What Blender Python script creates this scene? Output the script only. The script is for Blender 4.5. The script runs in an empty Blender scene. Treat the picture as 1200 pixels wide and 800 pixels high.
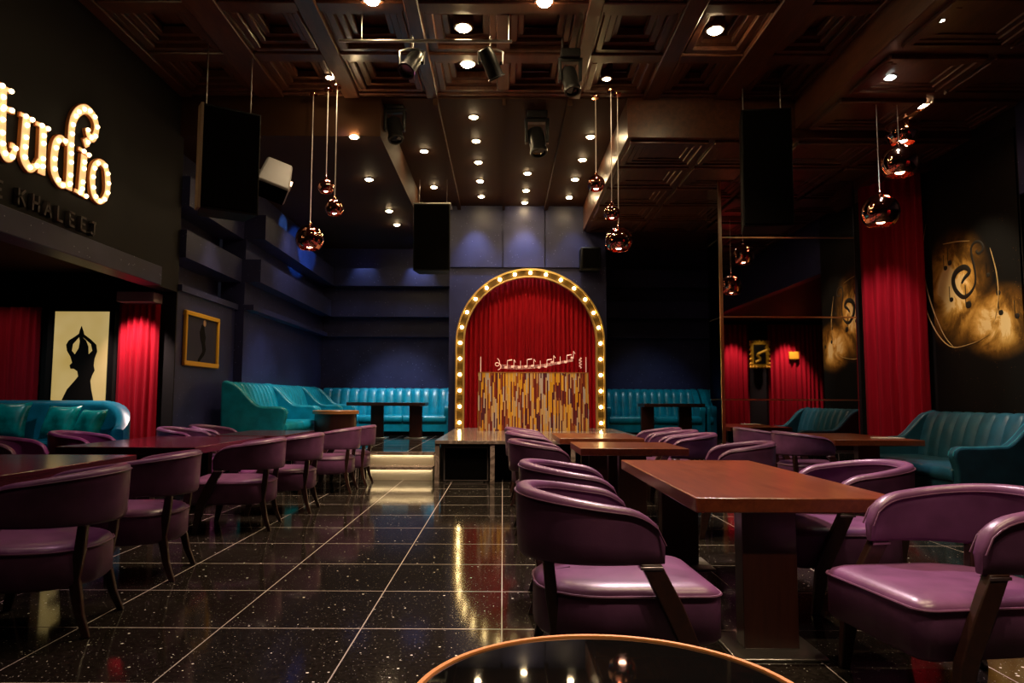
import bpy, bmesh, math, random
from mathutils import Vector, Matrix, Euler
R = math.radians
PI = math.pi
random.seed(7)
scene = bpy.context.scene
COL = scene.collection

# ------------------------------------------------------------------ camera
F = 840.0
HC = 1.22
PITCH = math.atan(68.0 / F)
SHX = 10.5 / 1200.0
cam_d = bpy.data.cameras.new('camera')
cam = bpy.data.objects.new('camera', cam_d)
COL.objects.link(cam)
cam_d.sensor_width = 36.0
cam_d.lens = F / 1200.0 * 36.0
cam_d.shift_x = SHX
cam_d.clip_start = 0.05
cam_d.clip_end = 100
CM = Matrix.Rotation(PI / 2 + PITCH, 4, 'X') @ Matrix.Rotation(R(0.25), 4, 'Z')
cam.matrix_world = Matrix.Translation((0, 0, HC)) @ CM
scene.camera = cam


def ray(px, py):
    return CM.to_3x3() @ Vector(((px - 600 + SHX * 1200) / F, (400 - py) / F, -1.0))


def at_x(px, py, x):
    d = ray(px, py)
    return Vector((0, 0, HC)) + d * (x / d.x)


def at_y(px, py, y):
    d = ray(px, py)
    return Vector((0, 0, HC)) + d * (y / d.y)


def at_z(px, py, z):
    d = ray(px, py)
    return Vector((0, 0, HC)) + d * ((z - HC) / d.z)


# ------------------------------------------------------------------ mesh builder
class MB:
    def __init__(s):
        s.v = []
        s.f = []

    def add(s, vs, fs):
        b = len(s.v)
        s.v.extend(Vector(p) for p in vs)
        s.f.extend(tuple(b + i for i in f) for f in fs)
        return s

    def box(s, x0, y0, z0, x1, y1, z1, mat=None):
        vs = [Vector((x, y, z)) for z in (z0, z1) for x, y in ((x0, y0), (x1, y0), (x1, y1), (x0, y1))]
        if mat is not None:
            vs = [mat @ p for p in vs]
        return s.add(vs, [(3, 2, 1, 0), (4, 5, 6, 7), (0, 1, 5, 4), (1, 2, 6, 5), (2, 3, 7, 6), (3, 0, 4, 7)])

    def loft(s, rings, closed=True, cap0=True, cap1=True):
        n = len(rings[0])
        vs = [p for r in rings for p in r]
        fs = []
        for i in range(len(rings) - 1):
            for j in range(n if closed else n - 1):
                k = (j + 1) % n
                fs.append((i * n + j, i * n + k, (i + 1) * n + k, (i + 1) * n + j))
        if cap0:
            fs.append(tuple(range(n - 1, -1, -1)))
        if cap1:
            fs.append(tuple((len(rings) - 1) * n + j for j in range(n)))
        return s.add(vs, fs)

    def tube(s, path, r, n=8, closed=False, radii=None):
        path = [Vector(p) for p in path]
        m = len(path)
        rings = []
        up = None
        for i in range(m):
            if closed:
                t = path[(i + 1) % m] - path[i - 1]
            else:
                t = path[min(i + 1, m - 1)] - path[max(i - 1, 0)]
            t.normalize()
            if up is None:
                up = Vector((0, 0, 1)) if abs(t.z) < 0.9 else Vector((1, 0, 0))
            a = t.cross(up)
            if a.length < 1e-6:
                a = t.cross(Vector((0, 1, 0)))
            a.normalize()
            b = a.cross(t)
            up = b
            rr = radii[i] if radii else r
            rings.append([path[i] + a * (rr * math.cos(2 * PI * k / n)) + b * (rr * math.sin(2 * PI * k / n)) for k in range(n)])
        if closed:
            rings.append(rings[0])
            return s.loft(rings, cap0=False, cap1=False)
        return s.loft(rings)

    def lathe(s, prof, n=24, c=(0, 0, 0), mat=None, cap0=True, cap1=True):
        c = Vector(c)
        rings = []
        for r, z in prof:
            ring = [Vector((r * math.cos(2 * PI * k / n), r * math.sin(2 * PI * k / n), z)) for k in range(n)]
            if mat is not None:
                ring = [mat @ p for p in ring]
            rings.append([c + p for p in ring])
        return s.loft(rings, cap0=cap0, cap1=cap1)

    def prism(s, poly, vec):
        """poly: 3D outline; extruded by vec"""
        vec = Vector(vec)
        a = [Vector(p) for p in poly]
        return s.loft([a, [p + vec for p in a]])

    def sphere(s, c, r, nu=12, nv=8, sc=(1, 1, 1)):
        prof = []
        c = Vector(c)
        rings = []
        for j in range(1, nv):
            t = PI * j / nv
            rings.append([c + Vector((sc[0] * r * math.sin(t) * math.cos(2 * PI * k / nu), sc[1] * r * math.sin(t) * math.sin(2 * PI * k / nu), -sc[2] * r * math.cos(t))) for k in range(nu)])
        return s.loft(rings)

    def build(s, name, mat, parent=None, bevel=0.0, seg=2, smooth=True, angle=38, label=None, loc=None, subsurf=0):
        me = bpy.data.meshes.new(name)
        me.from_pydata([tuple(p) for p in s.v], [], s.f)
        bm = bmesh.new()
        bm.from_mesh(me)
        bmesh.ops.remove_doubles(bm, verts=bm.verts, dist=1e-5)
        bmesh.ops.recalc_face_normals(bm, faces=bm.faces)
        bm.to_mesh(me)
        bm.free()
        me.materials.append(mat)
        if smooth:
            me.shade_smooth()
            me.set_sharp_from_angle(angle=R(angle))
        o = bpy.data.objects.new(name, me)
        COL.objects.link(o)
        if parent is not None:
            o.parent = parent
        if loc is not None:
            o.location = loc
        if bevel > 0:
            md = o.modifiers.new('bevel', 'BEVEL')
            md.width = bevel
            md.segments = seg
            md.limit_method = 'ANGLE'
            md.angle_limit = R(35)
            md.harden_normals = False
        if subsurf:
            md = o.modifiers.new('sub', 'SUBSURF')
            md.levels = md.render_levels = subsurf
        if label:
            o['label'] = label
        return o


def tag(o, label=None, cat=None, group=None, kind=None):
    if label:
        o['label'] = label
    if cat:
        o['category'] = cat
    if group:
        o['group'] = group
    if kind:
        o['kind'] = kind
    return o


def thing(name, label, cat, loc=(0, 0, 0), rz=0.0, group=None):
    o = bpy.data.objects.new(name, None)
    o.empty_display_size = 0.1
    COL.objects.link(o)
    o.location = loc
    o.rotation_euler = (0, 0, rz)
    return tag(o, label, cat, group)


def struct(o):
    o['kind'] = 'structure'
    return o


def copy_tree(o, parent=None):
    c = o.copy()
    COL.objects.link(c)
    if parent is not None:
        c.parent = parent
    for ch in list(o.children):
        copy_tree(ch, c)
    return c


def place(proto, used, loc, rz, label, group=None):
    o = proto if not used else copy_tree(proto)
    o.location = loc
    o.rotation_euler = (0, 0, rz)
    o['label'] = label
    if group:
        o['group'] = group
    return o


# ------------------------------------------------------------------ materials
def new_mat(name):
    m = bpy.data.materials.new(name)
    m.use_nodes = True
    nt = m.node_tree
    return m, nt, nt.nodes['Principled BSDF']


def mat(name, col, rough=0.5, metal=0.0, spec=0.5, emit=None, estr=0.0, coat=0.0, sheen=0.0):
    m, nt, b = new_mat(name)
    b.inputs['Base Color'].default_value = (*col, 1)
    b.inputs['Roughness'].default_value = rough
    b.inputs['Metallic'].default_value = metal
    b.inputs['Specular IOR Level'].default_value = spec
    b.inputs['Coat Weight'].default_value = coat
    b.inputs['Sheen Weight'].default_value = sheen
    if emit:
        b.inputs['Emission Color'].default_value = (*emit, 1)
        b.inputs['Emission Strength'].default_value = estr
    return m


def N(nt, typ, **kw):
    n = nt.nodes.new(typ)
    for k, v in kw.items():
        if k.startswith('i_'):
            n.inputs[k[2:].replace('_', ' ')].default_value = v
        else:
            setattr(n, k, v)
    return n


def ramp(nt, stops, interp='LINEAR'):
    n = nt.nodes.new('ShaderNodeValToRGB')
    n.color_ramp.interpolation = interp
    el = n.color_ramp.elements
    while len(el) > 1:
        el.remove(el[-1])
    el[0].position = stops[0][0]
    el[0].color = (*stops[0][1], 1)
    for p, c in stops[1:]:
        e = el.new(p)
        e.color = (*c, 1)
    return n


def L(nt, a, b):
    nt.links.new(a, b)


def math_n(nt, op, a, b=None, c=None):
    n = nt.nodes.new('ShaderNodeMath')
    n.operation = op
    for i, x in enumerate((a, b, c)):
        if x is None:
            continue
        if isinstance(x, (int, float)):
            n.inputs[i].default_value = x
        else:
            nt.links.new(x, n.inputs[i])
    return n.outputs[0]


def leather(name, col, rough=0.34, var=0.25):
    m, nt, b = new_mat(name)
    tc = N(nt, 'ShaderNodeTexCoord')
    n1 = N(nt, 'ShaderNodeTexNoise', i_Scale=6.0, i_Detail=3.0)
    L(nt, tc.outputs['Object'], n1.inputs['Vector'])
    r = ramp(nt, [(0.3, tuple(c * (1 - var) for c in col)), (0.7, tuple(min(1, c * (1 + var)) for c in col))])
    L(nt, n1.outputs['Fac'], r.inputs[0])
    L(nt, r.outputs[0], b.inputs['Base Color'])
    b.inputs['Roughness'].default_value = rough
    b.inputs['Specular IOR Level'].default_value = 0.5
    vo = N(nt, 'ShaderNodeTexVoronoi', i_Scale=160.0)
    L(nt, tc.outputs['Object'], vo.inputs['Vector'])
    bp = N(nt, 'ShaderNodeBump', i_Strength=0.08, i_Distance=0.002)
    L(nt, vo.outputs['Distance'], bp.inputs['Height'])
    L(nt, bp.outputs[0], b.inputs['Normal'])
    return m


def wood(name, c0, c1, rough=0.3, scale=(1, 14, 14), coat=0.3):
    m, nt, b = new_mat(name)
    tc = N(nt, 'ShaderNodeTexCoord')
    mp = N(nt, 'ShaderNodeMapping')
    mp.inputs['Scale'].default_value = scale
    L(nt, tc.outputs['Object'], mp.inputs['Vector'])
    n1 = N(nt, 'ShaderNodeTexNoise', i_Scale=2.2, i_Detail=6.0, i_Roughness=0.6, i_Distortion=0.6)
    L(nt, mp.outputs[0], n1.inputs['Vector'])
    r = ramp(nt, [(0.3, c0), (0.72, c1)])
    L(nt, n1.outputs['Fac'], r.inputs[0])
    L(nt, r.outputs[0], b.inputs['Base Color'])
    b.inputs['Roughness'].default_value = rough
    b.inputs['Coat Weight'].default_value = coat
    b.inputs['Coat Roughness'].default_value = 0.15
    return m


M = {}
M['purple'] = leather('purple_leather', (0.160, 0.058, 0.150), 0.33)
M['purple_pipe'] = leather('purple_piping', (0.15, 0.055, 0.12), 0.4)
M['teal'] = leather('teal_leather', (0.004, 0.25, 0.37), 0.30)
M['teal_dark'] = leather('petrol_leather', (0.016, 0.088, 0.13), 0.36)
M['teal_pipe'] = leather('teal_piping', (0.04, 0.33, 0.40), 0.35)
M['satin'] = leather('teal_satin', (0.0, 0.20, 0.20), 0.25, 0.5)
M['teal_deep'] = leather('deep_teal_leather', (0.004, 0.15, 0.235), 0.3)
M['dark_wood'] = wood('dark_wood', (0.02, 0.008, 0.006), (0.045, 0.016, 0.012), 0.35)
M['table_wood'] = wood('table_wood', (0.115, 0.024, 0.008), (0.215, 0.053, 0.017), 0.28, (14, 1, 14))
M['table_magenta_lit'] = wood('table_wood_magenta_lit', (0.055, 0.010, 0.018), (0.10, 0.018, 0.032), 0.2, (14, 1, 14))  # darker table wood with the magenta light tinted into its colour
M['leg_wood'] = wood('pedestal_wood', (0.028, 0.007, 0.005), (0.052, 0.013, 0.008), 0.35, (14, 14, 1))
M['orange_wood'] = wood('honey_wood', (0.35, 0.13, 0.035), (0.5, 0.2, 0.06), 0.3, (3, 3, 10))
M['ceil_wood'] = wood('mahogany', (0.065, 0.022, 0.011), (0.14, 0.046, 0.020), 0.36, (6, 1, 6), 0.25)
M['soffit'] = mat('soffit_paint', (0.050, 0.019, 0.0075), 0.7, spec=0.2)
M['steel'] = mat('brushed_steel', (0.5, 0.48, 0.45), 0.35, 1.0)
M['leg_edge'] = mat('worn_box_edge', (0.22, 0.15, 0.10), 0.5)
M['collar'] = mat('collar_metal', (0.55, 0.45, 0.5), 0.3, 1.0)
M['black'] = mat('black_plastic', (0.006, 0.006, 0.006), 0.5, spec=0.12)
M['black_metal'] = mat('black_metal', (0.02, 0.02, 0.02), 0.35, 0.3)
M['black_paint'] = mat('black_wall_paint', (0.009, 0.0075, 0.007), 0.6, spec=0.25)
M['grille'] = mat('speaker_grille', (0.003, 0.0027, 0.0024), 0.9, spec=0.0)
M['grey_box'] = mat('grey_speaker_paint', (0.30, 0.29, 0.295), 0.5)
M['gold'] = mat('gold', (0.85, 0.55, 0.16), 0.4, 0.55)
M['gold_frame'] = mat('gilt_frame', (0.85, 0.46, 0.03), 0.42, 0.3)
M['brass'] = mat('brass_trim', (0.6, 0.38, 0.2), 0.3, 1.0)
M['copper'] = mat('copper_mirror', (0.90, 0.42, 0.30), 0.06, 1.0)
M['copper_rim'] = mat('copper_rim', (0.85, 0.34, 0.10), 0.4, 0.35)
M['copper_in'] = mat('copper_inside', (1.0, 0.42, 0.28), 0.3, 0.8)
M['glass_top'] = mat('black_glass', (0.004, 0.004, 0.004), 0.03, 0.0, 0.6)
M['cord'] = mat('pale_cord', (0.7, 0.6, 0.52), 0.5)
M['lamp'] = mat('lamp_warm', (1, 1, 1), 0.5, emit=(1.0, 0.72, 0.38), estr=160)
M['lamp_cool'] = mat('lamp_cool', (1, 1, 1), 0.5, emit=(0.95, 1.0, 0.92), estr=40)
M['pendant_bulb'] = mat('pendant_bulb', (1, 1, 1), 0.5, emit=(1.0, 0.50, 0.32), estr=45)
M['marquee_bulb'] = mat('marquee_bulb', (1, 1, 1), 0.5, emit=(1.0, 0.72, 0.30), estr=45)
M['sign_bulb'] = mat('sign_bulb', (1, 1, 1), 0.5, emit=(1.0, 0.78, 0.44), estr=4.5)
M['letter_face'] = mat('letter_face', (0.85, 0.62, 0.32), 0.5, emit=(1.0, 0.60, 0.24), estr=0.8)
M['letter_side'] = mat('letter_side', (0.75, 0.26, 0.06), 0.5)
M['bronze'] = mat('dark_bronze', (0.11, 0.09, 0.085), 0.5, 0.4)
M['led'] = mat('led_strip', (1, 1, 1), 0.5, emit=(1.0, 0.82, 0.52), estr=26)
M['riser'] = mat('satin_riser', (0.42, 0.36, 0.27), 0.35, 0.2)
M['paper'] = mat('white_paper', (0.75, 0.68, 0.62), 0.6)
M['silhouette'] = mat('silhouette_black', (0.006, 0.005, 0.004), 0.8, spec=0.1)
M['slate'] = mat('canvas_dark', (0.014, 0.012, 0.034), 0.5)
M['skin'] = mat('painted_skin', (0.55, 0.34, 0.18), 0.6)
M['mirror'] = mat('bronze_mirror', (0.62, 0.56, 0.54), 0.02, 1.0)
M['grey_sign'] = mat('grey_sign', (0.45, 0.38, 0.35), 0.5)


def curtain_mat(name, col):
    m, nt, b = new_mat(name)
    tc = N(nt, 'ShaderNodeTexCoord')
    mp = N(nt, 'ShaderNodeMapping')
    mp.inputs['Scale'].default_value = (9, 9, 0.6)
    L(nt, tc.outputs['Object'], mp.inputs['Vector'])
    n1 = N(nt, 'ShaderNodeTexNoise', i_Scale=2.0, i_Detail=3.0)
    L(nt, mp.outputs[0], n1.inputs['Vector'])
    r = ramp(nt, [(0.3, tuple(c * 0.75 for c in col)), (0.7, col)])
    L(nt, n1.outputs['Fac'], r.inputs[0])
    L(nt, r.outputs[0], b.inputs['Base Color'])
    b.inputs['Roughness'].default_value = 0.75
    b.inputs['Sheen Weight'].default_value = 0.15
    b.inputs['Sheen Tint'].default_value = (1, 0.1, 0.12, 1)
    b.inputs['Specular IOR Level'].default_value = 0.15
    return m


M['curtain'] = curtain_mat('red_velvet', (0.40, 0.002, 0.008))
M['curtain_dim'] = curtain_mat('crimson_velvet', (0.38, 0.003, 0.016))


def glitter_wall():
    m, nt, b = new_mat('navy_glitter_wallpaper')
    tc = N(nt, 'ShaderNodeTexCoord')
    vo = N(nt, 'ShaderNodeTexVoronoi', i_Scale=22.0)
    L(nt, tc.outputs['Object'], vo.inputs['Vector'])
    n1 = N(nt, 'ShaderNodeTexNoise', i_Scale=3.0, i_Detail=4.0)
    L(nt, tc.outputs['Object'], n1.inputs['Vector'])
    base = ramp(nt, [(0.3, (0.021, 0.023, 0.078)), (0.7, (0.032, 0.035, 0.115))])
    L(nt, n1.outputs['Fac'], base.inputs[0])
    wn = N(nt, 'ShaderNodeTexWhiteNoise')
    L(nt, vo.outputs['Position'], wn.inputs['Vector'])
    dot = math_n(nt, 'LESS_THAN', vo.outputs['Distance'], 0.16)
    keep = math_n(nt, 'GREATER_THAN', wn.outputs['Value'], 0.82)
    fac = math_n(nt, 'MULTIPLY', dot, keep)
    mx = N(nt, 'ShaderNodeMix', data_type='RGBA')
    L(nt, fac, mx.inputs['Factor'])
    L(nt, base.outputs[0], mx.inputs['A'])
    mx.inputs['B'].default_value = (0.22, 0.24, 0.42, 1)
    L(nt, mx.outputs['Result'], b.inputs['Base Color'])
    b.inputs['Roughness'].default_value = 0.42
    return m


M['navy'] = glitter_wall()


def floor_mat():
    m, nt, b = new_mat('black_granite_tiles')
    tc = N(nt, 'ShaderNodeTexCoord')
    sx = N(nt, 'ShaderNodeSeparateXYZ')
    L(nt, tc.outputs['Object'], sx.inputs[0])
    T = 0.75

    def line(out, off, w):
        a = math_n(nt, 'ADD', out, 100 * T - off + T / 2)
        f = math_n(nt, 'MODULO', a, T)
        dd = math_n(nt, 'ABSOLUTE', math_n(nt, 'SUBTRACT', f, T / 2))
        return math_n(nt, 'LESS_THAN', dd, w)
    lx = line(sx.outputs['X'], 0.0, 0.0032)
    ly = line(sx.outputs['Y'], 3.934, 0.0040)
    grout = math_n(nt, 'MAXIMUM', lx, ly)
    # sparkle flecks of the granite
    vo = N(nt, 'ShaderNodeTexVoronoi', i_Scale=15.0, voronoi_dimensions='2D')
    L(nt, tc.outputs['Object'], vo.inputs['Vector'])
    wn = N(nt, 'ShaderNodeTexWhiteNoise')
    L(nt, vo.outputs['Position'], wn.inputs['Vector'])
    size = math_n(nt, 'MULTIPLY', math_n(nt, 'POWER', wn.outputs['Value'], 8.0), 0.110)
    d1 = math_n(nt, 'LESS_THAN', vo.outputs['Distance'], size)
    vo2 = N(nt, 'ShaderNodeTexVoronoi', i_Scale=60.0, voronoi_dimensions='2D')
    L(nt, tc.outputs['Object'], vo2.inputs['Vector'])
    wn2 = N(nt, 'ShaderNodeTexWhiteNoise')
    L(nt, vo2.outputs['Position'], wn2.inputs['Vector'])
    size2 = math_n(nt, 'MULTIPLY', math_n(nt, 'POWER', wn2.outputs['Value'], 6.0), 0.20)
    d2 = math_n(nt, 'MULTIPLY', math_n(nt, 'LESS_THAN', vo2.outputs['Distance'], size2), 0.35)
    fleck = math_n(nt, 'MAXIMUM', d1, d2)
    n1 = N(nt, 'ShaderNodeTexNoise', i_Scale=40.0, i_Detail=3.0)
    L(nt, tc.outputs['Object'], n1.inputs['Vector'])
    base = ramp(nt, [(0.35, (0.008, 0.0065, 0.0055)), (0.75, (0.024, 0.019, 0.016))])
    L(nt, n1.outputs['Fac'], base.inputs[0])
    mx = N(nt, 'ShaderNodeMix', data_type='RGBA')
    L(nt, fleck, mx.inputs['Factor'])
    L(nt, base.outputs[0], mx.inputs['A'])
    mx.inputs['B'].default_value = (0.9, 0.85, 0.8, 1)
    mx2 = N(nt, 'ShaderNodeMix', data_type='RGBA')
    L(nt, grout, mx2.inputs['Factor'])
    L(nt, mx.outputs['Result'], mx2.inputs['A'])
    mx2.inputs['B'].default_value = (0.42, 0.36, 0.33, 1)
    L(nt, mx2.outputs['Result'], b.inputs['Base Color'])
    r = math_n(nt, 'ADD', math_n(nt, 'MULTIPLY', grout, 0.5), 0.09)
    L(nt, r, b.inputs['Roughness'])
    b.inputs['Specular IOR Level'].default_value = 0.36
    return m


M['floor'] = floor_mat()


def marble_mat():
    m, nt, b = new_mat('dark_marble')
    tc = N(nt, 'ShaderNodeTexCoord')
    n1 = N(nt, 'ShaderNodeTexNoise', i_Scale=3.0, i_Detail=8.0, i_Distortion=1.5)
    L(nt, tc.outputs['Object'], n1.inputs['Vector'])
    r = ramp(nt, [(0.42, (0.15, 0.11, 0.09)), (0.5, (0.34, 0.26, 0.22)), (0.56, (0.16, 0.12, 0.10))])
    L(nt, n1.outputs['Fac'], r.inputs[0])
    L(nt, r.outputs[0], b.inputs['Base Color'])
    b.inputs['Roughness'].default_value = 0.15
    return m


M['marble'] = marble_mat()


def mosaic_mat():
    """upright strips of gold, cream, maroon and violet"""
    m, nt, b = new_mat('strip_mosaic')
    tc = N(nt, 'ShaderNodeTexCoord')
    sx = N(nt, 'ShaderNodeSeparateXYZ')
    L(nt, tc.outputs['Object'], sx.inputs[0])
    cx = math_n(nt, 'FLOOR', math_n(nt, 'MULTIPLY', sx.outputs['X'], 40.0))
    w0 = N(nt, 'ShaderNodeTexWhiteNoise', noise_dimensions='1D')
    L(nt, cx, w0.inputs['W'])
    zz = math_n(nt, 'ADD', math_n(nt, 'MULTIPLY', sx.outputs['Z'], 3.4), math_n(nt, 'MULTIPLY', w0.outputs['Value'], 1.0))
    cz = math_n(nt, 'FLOOR', zz)
    cv = N(nt, 'ShaderNodeCombineXYZ')
    L(nt, cx, cv.inputs[0])
    L(nt, cz, cv.inputs[1])
    w1 = N(nt, 'ShaderNodeTexWhiteNoise', noise_dimensions='2D')
    L(nt, cv.outputs[0], w1.inputs['Vector'])
    r = ramp(nt, [(0.0, (0.85, 0.42, 0.03)), (0.20, (0.72, 0.46, 0.20)), (0.38, (0.20, 0.022, 0.018)), (0.55, (0.11, 0.02, 0.04)), (0.68, (0.38, 0.10, 0.035)), (0.80, (0.62, 0.52, 0.48)), (0.90, (0.9, 0.5, 0.08))], 'CONSTANT')
    L(nt, w1.outputs['Value'], r.inputs[0])
    fx = math_n(nt, 'FRACT', math_n(nt, 'MULTIPLY', sx.outputs['X'], 40.0))
    seam = math_n(nt, 'LESS_THAN', fx, 0.10)
    mx = N(nt, 'ShaderNodeMix', data_type='RGBA')
    L(nt, seam, mx.inputs['Factor'])
    L(nt, r.outputs[0], mx.inputs['A'])
    mx.inputs['B'].default_value = (0.12, 0.05, 0.03, 1)
    L(nt, mx.outputs['Result'], b.inputs['Base Color'])
    b.inputs['Roughness'].default_value = 0.3
    return m


M['mosaic'] = mosaic_mat()


def glass_mat():
    m, nt, b = new_mat('clear_glass')
    b.inputs['Base Color'].default_value = (1, 0.97, 0.97, 1)
    b.inputs['Roughness'].default_value = 0.02
    b.inputs['Transmission Weight'].default_value = 1.0
    b.inputs['IOR'].default_value = 1.1
    return m


M['glass'] = glass_mat()
M['etch'] = mat('etched_white', (0.95, 0.62, 0.5), 0.5, emit=(1.0, 0.50, 0.38), estr=0.35)


def lightbox_mat():
    m, nt, b = new_mat('backlit_cream_panel')
    b.inputs['Base Color'].default_value = (0.3, 0.22, 0.10, 1)
    tc = N(nt, 'ShaderNodeTexCoord')
    n1 = N(nt, 'ShaderNodeTexNoise', i_Scale=1.6, i_Detail=2.0)
    L(nt, tc.outputs['Object'], n1.inputs['Vector'])
    r = ramp(nt, [(0.35, (0.58, 0.38, 0.10)), (0.65, (0.70, 0.50, 0.19))])
    L(nt, n1.outputs['Fac'], r.inputs[0])
    L(nt, r.outputs[0], b.inputs['Emission Color'])
    b.inputs['Emission Strength'].default_value = 0.62
    return m


M['lightbox'] = lightbox_mat()


def mural_mat():
    """gold dust cloud printed on black; object origin at the centre of the mural, y along it, z up"""
    m, nt, b = new_mat('gold_mural_print')
    tc = N(nt, 'ShaderNodeTexCoord')
    sx = N(nt, 'ShaderNodeSeparateXYZ')
    L(nt, tc.outputs['Object'], sx.inputs[0])

    def blob(cy, cz, ry, rz):
        a = math_n(nt, 'DIVIDE', math_n(nt, 'SUBTRACT', sx.outputs['Y'], cy), ry)
        c = math_n(nt, 'DIVIDE', math_n(nt, 'SUBTRACT', sx.outputs['Z'], cz), rz)
        d = math_n(nt, 'SQRT', math_n(nt, 'ADD', math_n(nt, 'MULTIPLY', a, a), math_n(nt, 'MULTIPLY', c, c)))
        n = N(nt, 'ShaderNodeMapRange', interpolation_type='SMOOTHSTEP')
        L(nt, d, n.inputs['Value'])
        n.inputs['From Min'].default_value = 1.0
        n.inputs['From Max'].default_value = 0.0
        return n.outputs[0]
    g = blob(0.40, 0.28, 0.85, 0.95)
    g = math_n(nt, 'MAXIMUM', g, blob(-0.45, -0.28, 0.85, 0.55))
    n1 = N(nt, 'ShaderNodeTexNoise', i_Scale=2.3, i_Detail=8.0, i_Roughness=0.6, i_Distortion=0.5)
    L(nt, tc.outputs['Object'], n1.inputs['Vector'])
    n2 = N(nt, 'ShaderNodeMapRange', interpolation_type='SMOOTHSTEP')
    L(nt, n1.outputs['Fac'], n2.inputs['Value'])
    n2.inputs['From Min'].default_value = 0.33
    n2.inputs['From Max'].default_value = 0.68
    dens = math_n(nt, 'MULTIPLY', math_n(nt, 'MULTIPLY', g, 1.5), math_n(nt, 'ADD', n2.outputs[0], 0.22))
    # dust specks
    vo = N(nt, 'ShaderNodeTexVoronoi', i_Scale=22.0)
    L(nt, tc.outputs['Object'], vo.inputs['Vector'])
    n3 = N(nt, 'ShaderNodeTexNoise', i_Scale=4.0)
    L(nt, tc.outputs['Object'], n3.inputs['Vector'])
    sp = math_n(nt, 'MULTIPLY', math_n(nt, 'LESS_THAN', vo.outputs['Distance'], 0.11), math_n(nt, 'GREATER_THAN', n3.outputs['Fac'], 0.56))
    dens = math_n(nt, 'ADD', dens, math_n(nt, 'MULTIPLY', sp, 0.25))
    r = ramp(nt, [(0.0, (0.003, 0.0025, 0.002)), (0.22, (0.13, 0.055, 0.008)), (0.5, (0.42, 0.20, 0.035)), (0.85, (0.72, 0.40, 0.11)), (1.0, (0.85, 0.58, 0.26))])
    L(nt, dens, r.inputs[0])
    L(nt, r.outputs[0], b.inputs['Base Color'])
    b.inputs['Roughness'].default_value = 0.6
    b.inputs['Specular IOR Level'].default_value = 0.15
    return m


M['mural'] = mural_mat()

# ------------------------------------------------------------------ room constants
ZC = 5.40           # high ceiling
ZS = 4.86           # lowered side soffits
YB = 17.2           # back wall behind the sofas
YA = 15.3           # wall that carries the arch
XL = -4.5           # left wall with the sign
XL2 = -4.35         # left wall behind the sofas
XR = 6.5            # right wall with the mural
YF = -0.6           # wall behind the viewer
YC = 9.7            # end of the coffered ceiling
PLAT = 0.40
WOOD = M['ceil_wood']

struct(MB().box(-9.2, YF - 0.2, -0.1, 11.8, YB + 0.2, 0.0).build('floor', M['floor'], smooth=False))

# raised platform round the stage
struct(MB().box(-4.6, 11.3, 0.001, -1.05, YB, PLAT).box(-4.6, 10.85, 0.001, -3.02, 11.3, PLAT).build('floor_platform_left', M['floor'], smooth=False))
struct(MB().box(2.35, 11.3, 0.001, 6.5, YB, PLAT).build('floor_platform_right', M['floor'], smooth=False))
struct(MB().box(-9.0, 8.25, 0.001, -5.0, 9.83, 0.2).build('floor_platform_alcove', M['floor'], smooth=False))

# walls
struct(MB().box(-4.6, YB, 0, XR + 0.1, YB + 0.2, ZC + 0.5).build('wall_back', M['navy'], smooth=False))
struct(MB().box(-1.16, YA, 0, 2.22, YA + 0.25, ZC).build('wall_arch', M['navy'], smooth=False))
# projecting upright panels of the arch wall above the arch
for k, (a, b_) in enumerate(((-1.14, -0.03), (0.0, 0.88), (0.91, 2.2))):
    struct(MB().box(a, YA - 0.05, 4.06, b_, YA, ZC).build('trim_%d' % (k + 1), M['navy'], smooth=False))
struct(MB().box(-1.16, YA + 0.25, 0, -1.02, YB, ZC).box(2.08, YA + 0.25, 0, 2.22, YB, ZC).build('wall_arch_returns', M['navy'], smooth=False))
struct(MB().box(XL2 - 0.4, 11.95, 0, XL2, YB, ZC).build('wall_left', M['navy'], smooth=False))
struct(MB().box(XL - 0.4, 9.83, 0, XL, 11.95, 2.72).box(XL - 0.6, 9.83, 2.72, XL - 0.3, 11.95, ZC).build('wall_left_pier', M['navy'], smooth=False))
struct(MB().box(XL - 0.2, YF, 2.68, XL, 9.83, ZC + 0.4).build('wall_left_header', M['black_paint'], smooth=False))
struct(MB().box(XL - 0.15, YF, 2.66, XL + 0.12, 9.1, 2.90).build('trim_4', M['navy'], smooth=False, bevel=0.01))
# alcove to the left
struct(MB().box(XL - 0.42, 9.80, 0, XL + 0.001, 9.829, 2.68).build('trim_32', M['black_paint'], smooth=False))
struct(MB().box(-9.2, 9.83, 0, XL - 0.4, 10.0, 3.2).build('wall_alcove_back', M['black_paint'], smooth=False))
struct(MB().box(-9.2, YF, 0, -9.0, 9.83, 3.2).build('wall_alcove_left', M['black_paint'], smooth=False))
struct(MB().box(-9.2, YF, 2.95, XL - 0.2, 9.83, 3.1).build('ceiling_alcove_left', M['soffit'], smooth=False))
# wall behind the viewer
struct(MB().box(-9.2, YF - 0.2, 0, 11.8, YF, ZC + 0.4).build('wall_front', M['black_paint'], smooth=False))
# right wall and alcove
struct(MB().box(XR, 8.85, 0, XR + 0.2, YB, ZC + 0.4).build('wall_right', M['black_paint'], smooth=False))
struct(MB().box(XR, YF, 3.82, XR + 0.2, 8.85, ZC + 0.4).build('wall_right_header', M['navy'], smooth=False))
struct(MB().box(XR + 0.2, 8.85, 0, 11.8, 9.05, 4.0).build('wall_alcove_side', M['black_paint'], smooth=False))
struct(MB().box(11.6, YF, 0, 11.8, 8.85, 4.0).build('wall_alcove_right', M['black_paint'], smooth=False))
struct(MB().box(XR + 0.2, YF, 3.86, 11.8, 8.85, 4.0).build('ceiling_alcove_right', M['black_paint'], smooth=False))

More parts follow.
